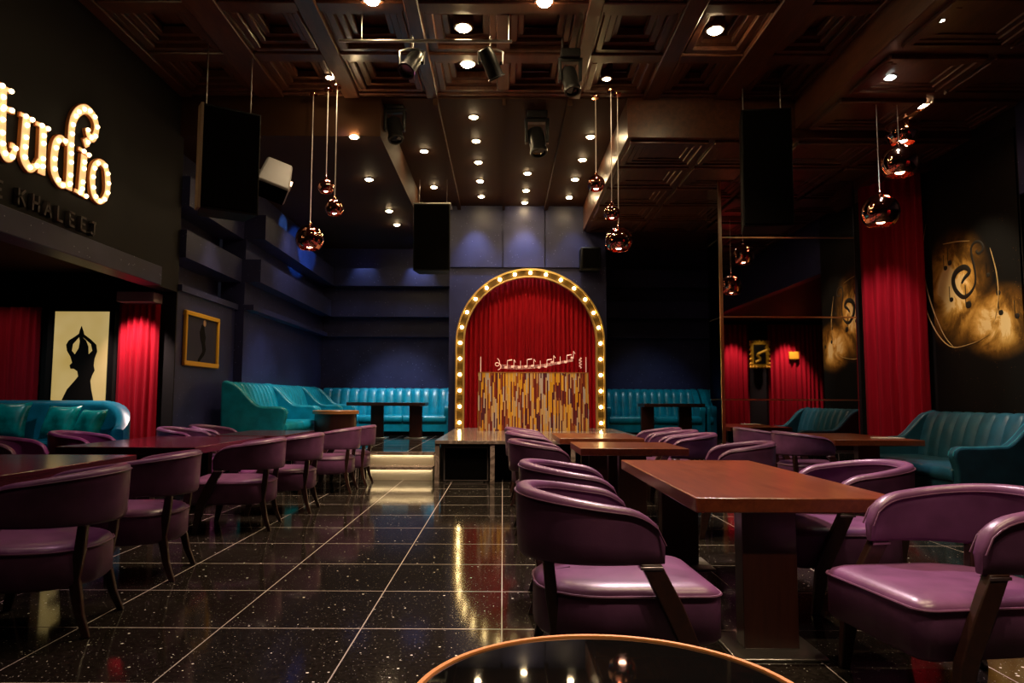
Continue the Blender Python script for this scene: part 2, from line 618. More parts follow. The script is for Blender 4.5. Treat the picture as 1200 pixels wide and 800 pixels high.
# stepped navy ledges on the back and left walls
BANDS = ((3.90, 4.32, 0.32), (3.17, 3.56, 0.26), (2.70, 2.79, 0.16))
k = 5
for z0, z1, dp in BANDS:
    struct(MB().box(XL2, YB - dp, z0, -1.16, YB, z1).build('trim_%d' % k, M['navy'], smooth=False))
    struct(MB().box(2.22, YB - dp, z0, XR, YB, z1).build('trim_%d' % (k + 1), M['navy'], smooth=False))
    struct(MB().box(XL2, 11.95, z0, XL2 + dp, YB, z1).build('trim_%d' % (k + 2), M['navy'], smooth=False))
    struct(MB().box(XL - 0.3, 9.83, z0, XL + dp * 0.35, 11.95, z1).build('trim_%d' % (k + 3), M['navy'], smooth=False))
    k += 4

# ceilings
struct(MB().box(-4.9, YF, ZC + 0.27, XR + 0.2, YC, ZC + 0.5).build('ceiling', WOOD, smooth=False))
struct(MB().box(-1.72, YC, ZC, 1.72, YB, ZC + 0.5).build('ceiling_stage', M['soffit'], smooth=False))
struct(MB().box(-4.9, YC, ZS, -1.72, YB, ZC + 0.5).build('ceiling_soffit_left', M['soffit'], smooth=False))
struct(MB().box(1.72, YC, ZS, XR + 0.2, YB, ZC + 0.5).build('ceiling_soffit_right', WOOD, smooth=False))
BX = [(-4.5, .3), (-3.25, .36), (-2.12, .22), (-1.0, .16), (0.98, .16), (2.05, .22), (3.1, .34), (4.15, .3)]
for i, (x, w) in enumerate(BX):
    b = MB().box(x - w / 2, YF, ZC, x + w / 2, YC, ZC + 0.27)
    b.box(x - w / 2 - 0.04, YF, ZC + 0.06, x + w / 2 + 0.04, YC, ZC + 0.10)
    struct(b.build('ceiling_beam', WOOD, smooth=False, bevel=0.012, seg=1))
for (x, w) in ((-0.96, 0.07), (0.0, 0.05), (0.92, 0.07)):
    struct(MB().box(x - w / 2, YC, ZC - 0.09, x + w / 2, YA, ZC).build('ceiling_beam', M['soffit'], smooth=False))
# coffers: stepped mouldings inside each bay
NY = 9
PY = (YC - YF) / NY


def coffer(co, x0, x1, y0, y1, zbase, steps, t=0.085):
    """nested stepped mouldings round a recessed panel; steps = (inset, underside above zbase)"""
    for ins, zb in steps:
        a0, a1, c0, c1 = x0 + ins, x1 - ins, y0 + ins, y1 - ins
        zl, zt = zbase + zb, zbase + zb + 0.09
        co.box(a0, c0, zl, a1, c0 + t, zt).box(a0, c1 - t, zl, a1, c1, zt)
        co.box(a0, c0 + t, zl, a0 + t, c1 - t, zt).box(a1 - t, c0 + t, zl, a1, c1 - t, zt)


co = MB()
STEPS = ((0.0, 0.05), (0.085, 0.10), (0.16, 0.15))
for i in range(len(BX) - 1):
    x0 = BX[i][0] + BX[i][1] / 2 + 0.04
    x1 = BX[i + 1][0] - BX[i + 1][1] / 2 - 0.04
    for j in range(NY):
        y0, y1 = YF + PY * j + 0.09, YF + PY * (j + 1) - 0.09
        if x1 - x0 > 1.4:
            xm_ = (x0 + x1) / 2
            coffer(co, x0, xm_, y0, y1, ZC, STEPS)
            coffer(co, xm_, x1, y0, y1, ZC, STEPS)
        else:
            coffer(co, x0, x1, y0, y1, ZC, STEPS)
struct(co.build('ceiling_coffers', WOOD, smooth=False, bevel=0.012, seg=1))
cr = MB()
for j in range(NY + 1):
    y = YF + PY * j
    cr.box(-4.9, max(y - 0.09, YF), ZC + 0.025, XR + 0.2, min(y + 0.09, YC), ZC + 0.27)
struct(cr.build('ceiling_cross_beams', WOOD, smooth=False, bevel=0.012, seg=1))
ZR = 4.98
struct(MB().box(4.05, YF, ZR, XR, YC, ZC + 0.05).build('ceiling_right', WOOD, smooth=False, bevel=0.015))
co = MB()
for i in range(2):
    for j in range(NY):
        coffer(co, 4.2 + 1.15 * i, 5.27 + 1.15 * i, YF + PY * j + 0.1, YF + PY * (j + 1) - 0.1, ZR, ((0.0, -0.05), (0.085, -0.03), (0.16, -0.015)))
for i in range(4):
    for j in range(5):
        coffer(co, 1.78 + 1.18 * i, 2.88 + 1.18 * i, YC + 0.1 + 1.1 * j, YC + 1.1 + 1.1 * j, ZS, ((0.0, -0.05), (0.085, -0.03), (0.16, -0.015)))
struct(co.build('ceiling_mouldings', WOOD, smooth=False, bevel=0.012, seg=1))

# mirrored column on the right
mc = MB().box(3.60, 11.69, 0, 5.80, 12.4, ZC)
struct(mc.build('column', M['black_paint'], smooth=False))
colm = bpy.data.objects['column']
for z0, z1 in ((0.4, 1.225), (1.245, 2.575), (2.595, 3.895), (3.915, ZC)):
    MB().box(3.60, 11.67, z0, 5.80, 11.69, z1).build('mirror_pane', M['mirror'], colm, smooth=False)
    MB().box(3.58, 11.69, z0, 3.60, 12.4, z1).build('mirror_pane', M['mirror'], colm, smooth=False)
for z in (1.235, 2.585, 3.905):
    MB().box(3.58, 11.665, z - 0.012, 5.80, 11.69, z + 0.012).build('joint_strip', M['brass'], colm, smooth=False)
MB().box(3.555, 11.655, 0, 3.605, 11.695, ZC).build('corner_strip', M['brass'], colm, smooth=False)
MB().box(5.79, 11.655, 0, 5.82, 11.70, ZC).build('corner_strip', M['black_metal'], colm, smooth=False)


# ------------------------------------------------------------------ curtains
def curtain(name, label, path, z0, z1, m, fold=0.16, amp=0.05, group=None, seed=1, cat='curtain'):
    """path: plan points; pleats run along it"""
    rnd = random.Random(seed)
    pts = [Vector((p[0], p[1])) for p in path]
    seg = [(pts[i + 1] - pts[i]).length for i in range(len(pts) - 1)]
    Ltot = sum(seg)
    nf = max(3, int(round(Ltot / fold)))
    ns = nf * 10
    jit = [rnd.uniform(0.6, 1.25) for _ in range(nf + 1)]
    ph = [0]
    for i in range(nf):
        ph.append(ph[-1] + rnd.uniform(0.7, 1.3))
    ph = [p / ph[-1] for p in ph]
    base = []
    for i in range(ns + 1):
        t = i / ns
        s = t * Ltot
        q = 0
        while q < len(seg) - 1 and s > seg[q]:
            s -= seg[q]
            q += 1
        d = (pts[q + 1] - pts[q]).normalized()
        nrm = Vector((d.y, -d.x))
        c = pts[q] + d * s
        k_ = 0
        while k_ < nf - 1 and t > ph[k_ + 1]:
            k_ += 1
        loc = (t - ph[k_]) / (ph[k_ + 1] - ph[k_])
        w = 0.5 - 0.5 * math.cos(2 * PI * loc)
        base.append((c, nrm, (w - 0.5) * 2 * jit[k_], d))
    rows = 9
    b = MB()
    outer = []
    for side in (0, 1):
        for r_ in range(rows + 1):
            z = z0 + (z1 - z0) * r_ / rows
            g = 0.55 + 0.45 * (1 - r_ / rows)
            for i, (c, n_, w, d) in enumerate(base):
                sway = 0.012 * math.sin(r_ * 0.9 + i * 0.13 + seed)
                p = c + n_ * (amp * w * g - (0.012 if side else 0)) + d * sway * (1 - abs(2 * i / ns - 1))
                b.v.append(Vector((p.x, p.y, z)))
    n = ns + 1
    S = (rows + 1) * n
    for r_ in range(rows):
        for i in range(ns):
            a = r_ * n + i
            b.f.append((a, a + 1, a + n + 1, a + n))
            a += S
            b.f.append((a + n, a + n + 1, a + 1, a))
    for i in range(ns):
        b.f.append((i, S + i, S + i + 1, i + 1))
        t = rows * n + i
        b.f.append((t, t + 1, S + t + 1, S + t))
    for r_ in range(rows):
        a = r_ * n
        b.f.append((a, a + n, S + a + n, S + a))
        a = r_ * n + ns
        b.f.append((a, S + a, S + a + n, a + n))
    o = b.build(name, m, angle=80)
    tag(o, label, cat, group)
    return o


# ------------------------------------------------------------------ the chair
def outline_seat(ins=0.0, n_c=7):
    hw, yf, yr = 0.325 - ins, 0.40 - ins, -0.34 + ins
    rf, rr = max(0.07 - ins * 0.3, 0.02), max(0.27 - ins * 0.6, 0.03)
    pts = []
    for cx, cy, r, a0 in ((hw - rf, yf - rf, rf, 0), (-hw + rf, yf - rf, rf, 90), (-hw + rr, yr + rr, rr, 180), (hw - rr, yr + rr, rr, 270)):
        for i in range(n_c):
            a = R(a0 + 90 * i / (n_c - 1))
            pts.append((cx + r * math.cos(a), cy + r * math.sin(a)))
    return pts


def band_path(n=40):
    """plan path of the wrap-round back, from right tip to left tip; returns (point, outward normal, t -1..1)"""
    out = []
    hx, ys, yt, yr = 0.335, -0.02, 0.155, -0.385
    straight = yt - ys
    arc = PI * 0.34
    tot = 2 * straight + arc
    for i in range(n + 1):
        s = tot * i / n
        if s < straight:
            f = s / straight
            p = Vector((hx - 0.012 * (1 - f), yt - s))
            nn = Vector((1, 0))
        elif s > straight + arc:
            f = (s - straight - arc) / straight
            p = Vector((-hx + 0.012 * f, ys + (s - straight - arc)))
            nn = Vector((-1, 0))
        else:
            a = (s - straight) / arc * PI
            e = 0.86
            ca, sa = math.cos(a), math.sin(a)
            p = Vector((hx * math.copysign(abs(ca) ** e, ca), ys + (yr - ys) * abs(sa) ** e))
            nn = Vector((ca / hx, -sa / abs(yr - ys))).normalized()
        out.append((p, nn, 2 * s / tot - 1))
    return out


def make_chair():
    root = thing('tub_chair', 'x', 'chair')
    m = M['purple']
    b = MB()
    rings = []
    for z, ins in ((0.245, 0.04), (0.252, 0.015), (0.27, 0.0), (0.42, 0.0), (0.444, 0.004), (0.461, 0.016), (0.475, 0.045), (0.481, 0.09), (0.486, 0.16), (0.489, 0.24)):
        rings.append([Vector((x, y, z)) for x, y in outline_seat(ins)])
    last = rings[-1]
    for sc_, dz in ((0.62, 0.0005), (0.3, 0.0008), (0.05, 0.001)):
        rings.append([Vector((p.x * sc_, 0.03 + (p.y - 0.03) * sc_, p.z + dz)) for p in last])
    b.loft(rings)
    seat = b.build('seat', m, root, angle=60)
    MB().tube([(x, y, 0.440) for x, y in outline_seat(-0.002)], 0.0055, 6, closed=True).build('piping', M['purple_pipe'], seat)
    # wrap-round back
    bp = band_path(44)
    rings = []
    top_out, bot_out = [], []
    for p, nn, t in bp:
        at = abs(t)
        zt = 0.850 - 0.095 * at ** 2
        if at > 0.80:
            q = (at - 0.80) / 0.20
            zt -= 0.10 * (1 - math.sqrt(max(0, 1 - q * q)))
        zb = 0.560 + 0.012 * at
        th_b, th_t = 0.050, 0.076
        sec = []
        # outward/inward offsets round the section
        for u, v in ((-.5, 0.06), (-.38, 0.0), (.38, 0.0), (.5, 0.06), (.52, 0.35), (.5, 0.72), (.5, 0.90), (.40, 0.975), (.18, 1.0), (-.2, 1.0), (-.42, 0.972), (-.52, 0.90), (-.50, 0.7), (-.47, 0.35)):
            th = th_b + (th_t - th_b) * v
            tip = 1.0 if at < 0.97 else 1.0 - 0.35 * (at - 0.97) / 0.03
            q2 = p + nn * (u * th * tip)
            sec.append(Vector((q2.x, q2.y, zb + (zt - zb) * v)))
        rings.append(sec)
        q2 = p + nn * (0.5 * th_t + 0.001)
        top_out.append(Vector((q2.x, q2.y, zb + (zt - zb) * 0.90)))
        q3 = p - nn * (0.52 * th_t)
        bot_out.append(Vector((q3.x, q3.y, zb + (zt - zb) * 0.88)))
    bk = MB().loft(rings).build('backrest', m, root, angle=70)
    MB().tube(top_out, 0.004, 6).tube(bot_out, 0.0035, 6).build('piping', M['purple_pipe'], bk)
    dw = M['dark_wood']

    def bar(pts, name='leg'):
        rings = []
        for (x, y, z, sx, sy) in pts:
            rings.append([Vector((x + a * sx / 2, y + c * sy / 2, z)) for a, c in ((-1, -1), (1, -1), (1, 1), (-1, 1))])
        return MB().loft(rings).build(name, dw, root, bevel=0.006)
    for s in (1, -1):
        lg = bar([(s * .337, 0.095, 0.575, .046, .085), (s * .347, 0.175, 0.42, .044, .088), (s * .347, 0.245, 0.26, .044, .080), (s * .340, 0.29, 0.0, .034, .045)])
        MB().box(s * .337 - .027, .052, .553, s * .337 + .027, .142, .566).build('collar', M['collar'], lg, bevel=0.003)
    for s in (1, -1):
        bar([(s * .235, -0.300, 0.565, .05, .045), (s * .225, -0.285, 0.42, .048, .05), (s * .215, -0.262, 0.29, .046, .055), (s * .235, -0.30, 0.12, .038, .042), (s * .25, -0.345, 0.0, .03, .034)])
    return root


chair0 = make_chair()
_used = [False]


def chair(x, y, face, label, group):
    """face: heading the sitter looks to, degrees from +Y towards +X"""
    o = place(chair0, _used[0], (x, y, 0), -R(face), label, group)
    _used[0] = True
    return o


GR = 'purple chairs round the right hand tables'
GL = 'purple chairs along the left hand tables'
PC = 'purple tub chair '
# near right table
chair(0.48, 3.24, 88, PC + 'left of the nearest brown table, its back rim fully in view', GR)
chair(0.52, 4.45, 92, PC + 'directly behind the nearest chair left of the near brown table', GR)
chair(1.91, 3.11, -98, PC + 'cut by the right edge, at the near brown table', GR)
chair(2.10, 4.55, -88, PC + 'right of the near brown table, farther one, before the petrol sofa', GR)
# middle and far tables
chair(0.47, 6.85, 90, PC + 'left of the middle table, nearest to the stage box corner', GR)
chair(0.45, 8.60, 90, PC + 'left of the farthest table, first of two toward the mosaic desk', GR)
chair(0.45, 9.85, 90, PC + 'left of the farthest table, closest to the mosaic desk', GR)
chair(2.10, 6.75, -82, PC + 'alone on the right side of the middle table, open toward it', GR)
chair(2.06, 8.42, -86, PC + 'nearest of three in a row right of the farthest table', GR)
chair(2.06, 9.20, -88, PC + 'middle of three in a row right of the farthest table', GR)
chair(2.04, 9.98, -90, PC + 'last of three right of the farthest table, toward the stage', GR)
# table by the petrol sofa
chair(3.78, 8.95, 84, PC + 'seen from behind at the table before the petrol sofa', GR)
chair(3.70, 10.2, 88, PC + 'beside the mirrored column, at the table before the petrol sofa', GR)
# left row, backs to the aisle
chair(-2.50, 3.95, -100, PC + 'nearest on the left, cut by the frame, back to the aisle', GL)
chair(-2.58, 5.10, -98, PC + 'second from the viewer in the left aisle row', GL)
chair(-2.52, 6.95, -96, PC + 'third in the left aisle row, at the magenta lit table', GL)
chair(-2.40, 7.95, -94, PC + 'fourth in the left aisle row, far end of the magenta table', GL)
chair(-2.32, 9.65, -92, PC + 'fifth in the left aisle row, short of the lit steps', GL)
chair(-2.26, 10.45, -90, PC + 'last in the left aisle row, right before the lit steps', GL)
# far side of the left tables
chair(-4.78, 7.10, 80, PC + 'across the magenta lit table, below the teal cushions', GL)
chair(-4.68, 8.22, 84, PC + 'across the magenta lit table, below the bright red curtain', GL)
chair(-4.06, 9.45, 88, PC + 'under the gold framed picture, nearer of the pair', GL)
chair(-4.02, 10.28, 90, PC + 'under the gold framed picture, by the turquoise sofa end', GL)


# ------------------------------------------------------------------ dining tables
def dining_table(x0, x1, y0, y1, label, legs, z=0.75, zf=0.0, tm=None, ox=0.0, group='brown dining tables', base=True):
    t = thing('dining_table', label, 'table', ((x0 + x1) / 2, (y0 + y1) / 2, zf), 0, group)
    hx, hy = (x1 - x0) / 2, (y1 - y0) / 2
    MB().box(-hx, -hy, z - 0.072, hx, hy, z).build('tabletop', tm or M['table_wood'], t, bevel=0.006)
    for ly in legs:
        lg = MB().box(ox - 0.135, ly - 0.06, 0.012, ox + 0.135, ly + 0.06, z - 0.072).build('pedestal', M['leg_wood'], t, bevel=0.004)
        MB().box(ox - 0.22, ly - 0.20, 0.0, ox + 0.22, ly + 0.20, 0.012).build('base_plate', M['steel'], lg, bevel=0.004)
    return t


dining_table(0.937, 1.945, 3.52, 5.72, 'large reddish brown wooden table nearest on the right', (-0.95, 0.85), ox=-0.12)
dining_table(0.76, 1.82, 7.05, 8.12, 'brown wooden table in the middle of the right column, between the nearest and the farthest', (-0.36, 0.36))
dining_table(0.70, 1.74, 8.85, 10.25, 'farthest brown table, reflecting the arch bulbs by the mosaic desk', (-0.45, 0.45))
dining_table(4.02, 5.12, 8.75, 10.6, 'brown wooden table in front of the petrol blue sofa with a white sheet on it', (-0.6, 0.6))
lw = M['table_magenta_lit']
dining_table(-4.35, -3.03, 3.0, 6.0, 'dark brown wooden table nearest on the left, cut by the frame edge', (-0.9, 1.1), tm=lw)
dining_table(-4.30, -2.95, 6.95, 8.95, 'magenta lit wooden table in the middle of the left side', (-0.7, 0.7), tm=lw)
dining_table(-3.72, -2.80, 9.15, 10.75, 'small dark table on the left next to the end of the turquoise sofa row', (-0.45, 0.45), tm=lw)
darktop = M['dark_wood']


def add_leg(t, dx):
    for ch in [c for c in t.children if c.name.startswith('pedestal')]:
        c = copy_tree(ch, t)
        c.location.x += dx


add_leg(dining_table(-3.26, -1.62, 15.0, 15.75, 'long dark table before the turquoise sofas left of the arch', (0,), zf=PLAT, tm=darktop, ox=-0.23, group='dark tables on the platform'), 0.82)
add_leg(dining_table(2.95, 4.22, 15.0, 15.75, 'dark table before the turquoise sofas right of the arch', (0,), zf=PLAT, tm=darktop, ox=-0.50, group='dark tables on the platform'), 0.80)

o = MB().box(-0.16, -0.12, 0, 0.16, 0.12, 0.012).build('menu_sheet', M['paper'], bevel=0.002)
o.location = (4.88, 9.15, 0.7505)
tag(o, 'white folded sheet lying on the table before the petrol sofa', 'menu')

# round table in the foreground
pr = at_y(690, 745, 2.42)
ZT = 0.56
tr = 0.45
far = at_z(690, 745, ZT)
t = thing('round_table', 'low round black glass table with copper rim in the foreground', 'table', (far.x, far.y - tr, 0))
MB().lathe([(tr - 0.02, ZT - 0.030), (tr - 0.012, ZT - 0.028), (tr - 0.012, ZT - 0.001), (tr - 0.014, ZT)], 96).build('tabletop', M['glass_top'], t, smooth=False)
rim = MB()
n = 128
prof = [(-0.014, -0.024), (0.002, -0.024), (0.005, -0.018), (0.005, 0.000), (0.001, 0.005), (-0.011, 0.005), (-0.014, 0.0)]
rings = [[Vector(((tr + a) * math.cos(2 * PI * i / n), (tr + a) * math.sin(2 * PI * i / n), ZT + c)) for a, c in prof] for i in range(n)]
rings.append(rings[0])
rim.loft(rings, cap0=False, cap1=False).build('rim', M['copper_rim'], t)
MB().lathe([(0.03, 0.03), (0.03, ZT - 0.03)], 20).build('column', M['black_metal'], t)
MB().lathe([(0.26, 0.0), (0.26, 0.012), (0.24, 0.02), (0.05, 0.03), (0.03, 0.04)], 40).build('base', M['black_metal'], t)


# ------------------------------------------------------------------ channel-tufted sofas
def make_sofa(label, Ls, m, pipe, loc, rz, arms=(True, True), group=None, nch=None, base_z=0.0, depth=0.98, height=1.08):
    """faces local +Y, runs along local X, back to local -Y"""
    root = thing('channel_sofa', label, 'sofa', (loc[0], loc[1], base_z), rz, group)
    h = Ls / 2
    yb, yf = -depth / 2, depth / 2
    nch = nch or max(3, int(round(Ls / 0.2)))
    # back with upright channels
    at = 0.13
    xa, xb = -h + (at * 0.6 if arms[0] else 0), h - (at * 0.6 if arms[1] else 0)
    prof = [(yb + 0.36, 0.40), (yb + 0.34, 0.55), (yb + 0.30, 0.72), (yb + 0.245, 0.90), (yb + 0.20, 1.00), (yb + 0.15, height - 0.02), (yb + 0.10, height)]
    rearp = [(yb + 0.05, height - 0.012), (yb + 0.02, height - 0.06), (yb, 0.85), (yb, 0.40)]
    rings = []
    per = 8
    for i in range(nch * per + 1):
        x = xa + (xb - xa) * i / (nch * per)
        f = (i % per) / per
        bulge = math.sqrt(max(0.0, 1 - (2 * f - 1) ** 2)) if i % per else 0.0
        ring = []
        for j, (y, z) in enumerate(prof):
            kf = 0.030 * (bulge - 1)
            ring.append(Vector((x, y + kf * (1 if j < 5 else 0.6), z + (0.012 * (bulge - 1) if j >= 4 else 0))))
        for y, z in rearp:
            ring.append(Vector((x, y, z + (0.008 * (bulge - 1) if z > 1.0 else 0))))
        rings.append(ring)
    MB().loft(rings).build('backrest', m, root, angle=50)
    # seat cushion
    b = MB()
    prof = [(yb + 0.30, 0.28), (yf - 0.03, 0.28), (yf - 0.005, 0.31), (yf, 0.36), (yf - 0.005, 0.41), (yf - 0.03, 0.445), (yf - 0.09, 0.46), (yb + 0.30, 0.455)]
    nseat = max(1, int(round(Ls / 1.1)))
    wseat = (xb - xa) / nseat
    for q in range(nseat):
        x0, x1 = xa + wseat * q + 0.003, xa + wseat * (q + 1) - 0.003
        c = MB()
        c.loft([[Vector((x, y, z)) for y, z in prof] for x in (x0, x1)])
        c.build('seat_cushion', m, root, bevel=0.02, seg=3)
    MB().box(xa, yb + 0.02, 0.09, xb, yf - 0.03, 0.285).build('base', m, root, bevel=0.008)
    MB().box(xa + 0.03, yb + 0.05, 0.0, xb - 0.03, yf - 0.08, 0.09).build('plinth', M['black'], root)
    # sweeping arms
    ap = [(yb, 0.0)]
    ap += [(yb, height - 0.03), (yb + 0.02, height + 0.005), (yb + 0.07, height + 0.012), (yb + 0.13, height - 0.01)]
    for i in range(1, 9):
        f = i / 9
        s_ = f * f * (3 - 2 * f)
        ap.append((yb + 0.13 + 0.50 * f, height - 0.01 - (height - 0.01 - 0.70) * s_))
    ap += [(yf - 0.32, 0.70), (yf - 0.10, 0.70), (yf - 0.045, 0.685), (yf - 0.008, 0.65), (yf + 0.005, 0.60), (yf, 0.54), (yf - 0.02, 0.48), (yf - 0.03, 0.42), (yf - 0.04, 0.0)]
    for sgn, on in ((-1, arms[0]), (1, arms[1])):
        if not on:
            continue
        x0 = -h if sgn < 0 else h - at
        a = MB().prism([(x0, y, z) for y, z in ap], (at, 0, 0)).build('arm', m, root, bevel=0.035, seg=4)
        ln = [(y, z) for y, z in ap[1:-1]]
        pt = MB()
        for xx in (x0 + 0.018, x0 + at - 0.018):
            pt.tube([(xx, y, z - 0.008) for y, z in ln[2:-3]], 0.006, 6)
        pt.build('piping', pipe, a)
    return root


TL, TD, TP = M['teal'], M['teal_dark'], M['teal_pipe']
GS = 'turquoise channel backed sofas on the platform'
# right sofa, petrol blue, back to the mural
make_sofa('petrol blue channel backed sofa below the gold mural on the right wall', 2.35, TD, M['teal_pipe'], (5.80, 9.50), R(90), nch=9, depth=1.20)
# left wall sofas on the platform
make_sofa('turquoise sofa on the left wall, nearest of three, showing its end panel', 2.0, TL, TP, (-3.80, 11.95), R(-90), group=GS, base_z=PLAT, nch=10, depth=1.0)
make_sofa('turquoise sofa on the left wall, middle of the three', 1.9, TL, TP, (-3.80, 13.92), R(-90), group=GS, base_z=PLAT, nch=10, depth=1.0)
make_sofa('turquoise sofa on the left wall, third, touching the corner', 1.25, TL, TP, (-3.80, 15.52), R(-90), arms=(True, False), group=GS, base_z=PLAT, nch=8, depth=1.0)
make_sofa('long turquoise sofa on the back wall left of the arch', 3.05, TL, TP, (-2.72, 16.68), R(180), arms=(True, False), group=GS, base_z=PLAT, nch=14, depth=0.9)
make_sofa('turquoise sofa on the back wall right of the arch, next to the bulbs', 2.25, TL, TP, (3.45, 16.68), R(180), group=GS, base_z=PLAT, nch=12, depth=0.9)
make_sofa('turquoise sofa on the back wall, half hidden by the mirrored column', 1.75, TL, TP, (5.50, 16.68), R(180), group=GS, base_z=PLAT, nch=9, depth=0.9)

# curved teal sofa in the left alcove (on its low platform)
cs = thing('curved_sofa', 'teal curved sofa with wrap round ends in the left alcove', 'sofa', (-6.35, 9.1, 0.2))


def uplan(off, n=36, ax=1.70, ay=0.70, y0=-0.25):
    """plan line of the back, open towards -Y, offset inwards by off"""
    out = []
    for i in range(n + 1):
        a = PI * i / n
        e = 0.78
        ca, sa = math.cos(a), math.sin(a)
        out.append(Vector(((ax - off) * math.copysign(abs(ca) ** e, ca), y0 + (ay - off - y0 * 0) * abs(sa) ** e)))
    return out


o0, o1 = uplan(0.0), uplan(0.16)
rings = []
for i in range(len(o0)):
    t = abs(2 * i / (len(o0) - 1) - 1)
    zt = 0.985 - 0.34 * max(0, (t - 0.48) / 0.52) ** 1.5
    a, b_ = o0[i], o1[i]
    m_ = (a + b_) / 2
    rings.append([Vector((a.x, a.y, 0.05)), Vector((a.x, a.y, zt - 0.06)), Vector((a.x * .99 + b_.x * .01, a.y * .9 + b_.y * .1, zt - 0.015)), Vector((m_.x, m_.y, zt)), Vector((a.x * .1 + b_.x * .9, a.y * .1 + b_.y * .9, zt - 0.02)), Vector((b_.x, b_.y, zt - 0.07)), Vector((b_.x, b_.y, 0.05))])
MB().loft(rings).build('backrest', M['teal_deep'], cs, angle=60)
si = uplan(0.165)
poly = [(p.x, p.y) for p in si]
sr = []
for z, sc in ((0.05, 0.985), (0.40, 0.99), (0.44, 0.975), (0.455, 0.94)):
    sr.append([Vector((x * sc, -0.25 + (y + 0.25) * sc, z)) for x, y in poly])
MB().loft(sr).build('seat_cushion', M['teal_deep'], cs, angle=60)


def cushion(label, x, y, z, tilt, rz, s=0.46):
    n = 12
    top, bot = [], []
    b = MB()
    for side in (1, -1):
        for i in range(n + 1):
            for j in range(n + 1):
                u, v = 2 * i / n - 1, 2 * j / n - 1
                pin = 1 - 0.10 * (1 - u * u) * (abs(v) ** 3)
                pin2 = 1 - 0.10 * (1 - v * v) * (abs(u) ** 3)
                h = 0.085 * max(0, (1 - u ** 4) * (1 - v ** 4)) ** 0.6 * (1 + 0.08 * math.sin(5 * u + 3 * v))
                b.v.append(Vector((u * s / 2 * pin2, side * h, s / 2 + v * s / 2 * pin)))
    S = (n + 1) ** 2
    for k_ in (0, 1):
        for i in range(n):
            for j in range(n):
                a = k_ * S + i * (n + 1) + j
                b.f.append((a, a + 1, a + n + 2, a + n + 1))
    o = b.build('cushion', M['satin'], angle=75)
    o.location = (x, y, z)
    o.rotation_euler = (tilt, 0, rz)
    tag(o, label, 'cushion', 'satin cushions on the curved sofa')


cushion('square teal satin cushion at the left frame edge on the curved sofa', -6.25, 9.03, 0.695, R(-20), R(8), 0.50)
cushion('blue green satin cushion in the middle of the three on the curved sofa', -5.60, 9.02, 0.695, R(-22), R(-8), 0.46)
cushion('green teal satin cushion rightmost on the curved sofa', -5.18, 8.90, 0.695, R(-24), R(-22), 0.42)

# drum tables
def drum(label, loc, r, h):
    t = thing('drum_table', label, 'side table', loc, 0, 'honey wood drum tables')
    MB().lathe([(r * .9, 0), (r * .9, h - 0.06)], 36).build('drum', M['leg_wood'], t, angle=30)
    MB().lathe([(r, h - 0.06), (r, h - 0.008), (r - 0.008, h)], 36).build('tabletop', M['orange_wood'], t, angle=30)
drum('round honey wood drum table on the platform before the turquoise sofas', (-2.92, 12.6, PLAT), 0.40, 0.62)
drum('honey wood drum table at the left frame edge before the curved sofa', (-5.47, 7.75, 0), 0.28, 0.775)

# ------------------------------------------------------------------ stage
ST = 0.62
st = MB().box(-0.99, 10.56, ST - 0.05, 2.30, YA - 0.01, ST).build('stage', M['marble'], smooth=False, bevel=0.004)
tag(st, 'low marble topped stage before the red arch', 'stage')
for x in (-0.99, -0.18, 1.0, 2.24):
    MB().box(x, 10.58, 0.0, x + 0.065, 10.70, ST - 0.05).build('post', M['marble'], st, smooth=False)
MB().box(-0.97, 11.35, 0.0, 2.28, YA - 0.02, ST - 0.05).build('riser', M['black_paint'], st, smooth=False)

sw = thing('subwoofer', 'black subwoofer box standing under the stage edge', 'speaker', (-0.54, 10.95, 0))
MB().box(-0.33, -0.22, 0.02, 0.33, 0.3, 0.52).build('cabinet', M['black'], sw, bevel=0.012)
fr_ = MB()
for a_ in ((-0.33, 0.505, 0.33, 0.52), (-0.33, 0.02, 0.33, 0.035), (-0.33, 0.035, -0.315, 0.505), (0.315, 0.035, 0.33, 0.505)):
    fr_.box(a_[0], -0.226, a_[1], a_[2], -0.219, a_[3])
fr_.build('edge_frame', M['bronze'], sw, smooth=False)
MB().box(-0.30, -0.235, 0.05, 0.30, -0.22, 0.49).build('grille', M['grille'], sw, bevel=0.004)
fb = MB()
for x in (-0.27, 0.27):
    for y in (-0.17, 0.25):
        fb.lathe([(0.025, 0.0), (0.025, 0.021)], 12, (x, y, 0))
fb.build('feet', M['black'], sw)

# lit steps
stp = MB().box(-2.06, 10.985, 0.0, -1.06, 11.298, 0.17).build('steps', M['riser'], smooth=False)
tag(stp, 'black granite steps with warm light strips, left of the stage', 'steps')
MB().box(-2.06, 10.935, 0.17, -1.06, 11.27, 0.20).box(-2.06, 10.935, 0.155, -1.06, 10.95, 0.17).build('tread', M['marble'], stp, smooth=False)
MB().box(-2.06, 11.22, 0.37, -1.06, 11.298, 0.402).box(-2.06, 11.22, 0.355, -1.06, 11.235, 0.37).build('nosing', M['marble'], stp, smooth=False)
MB().box(-2.06, 11.27, 0.20, -1.06, 11.298, 0.37).build('riser', M['riser'], stp, smooth=False)
MB().box(-2.04, 10.952, 0.158, -1.08, 10.966, 0.169).build('light_strip', M['led'], stp, smooth=False)
MB().box(-2.04, 11.237, 0.358, -1.08, 11.251, 0.369).build('light_strip', M['led'], stp, smooth=False)

# marquee arch
AX = 0.575
yA = 15.06
ar = thing('marquee_arch', 'gold marquee arch with warm round bulbs framing the red stage curtain', 'arch', (AX, yA, ST))
RO, RI = 1.565, 1.395
hs = (at_y(621, 401, yA).z - ST)


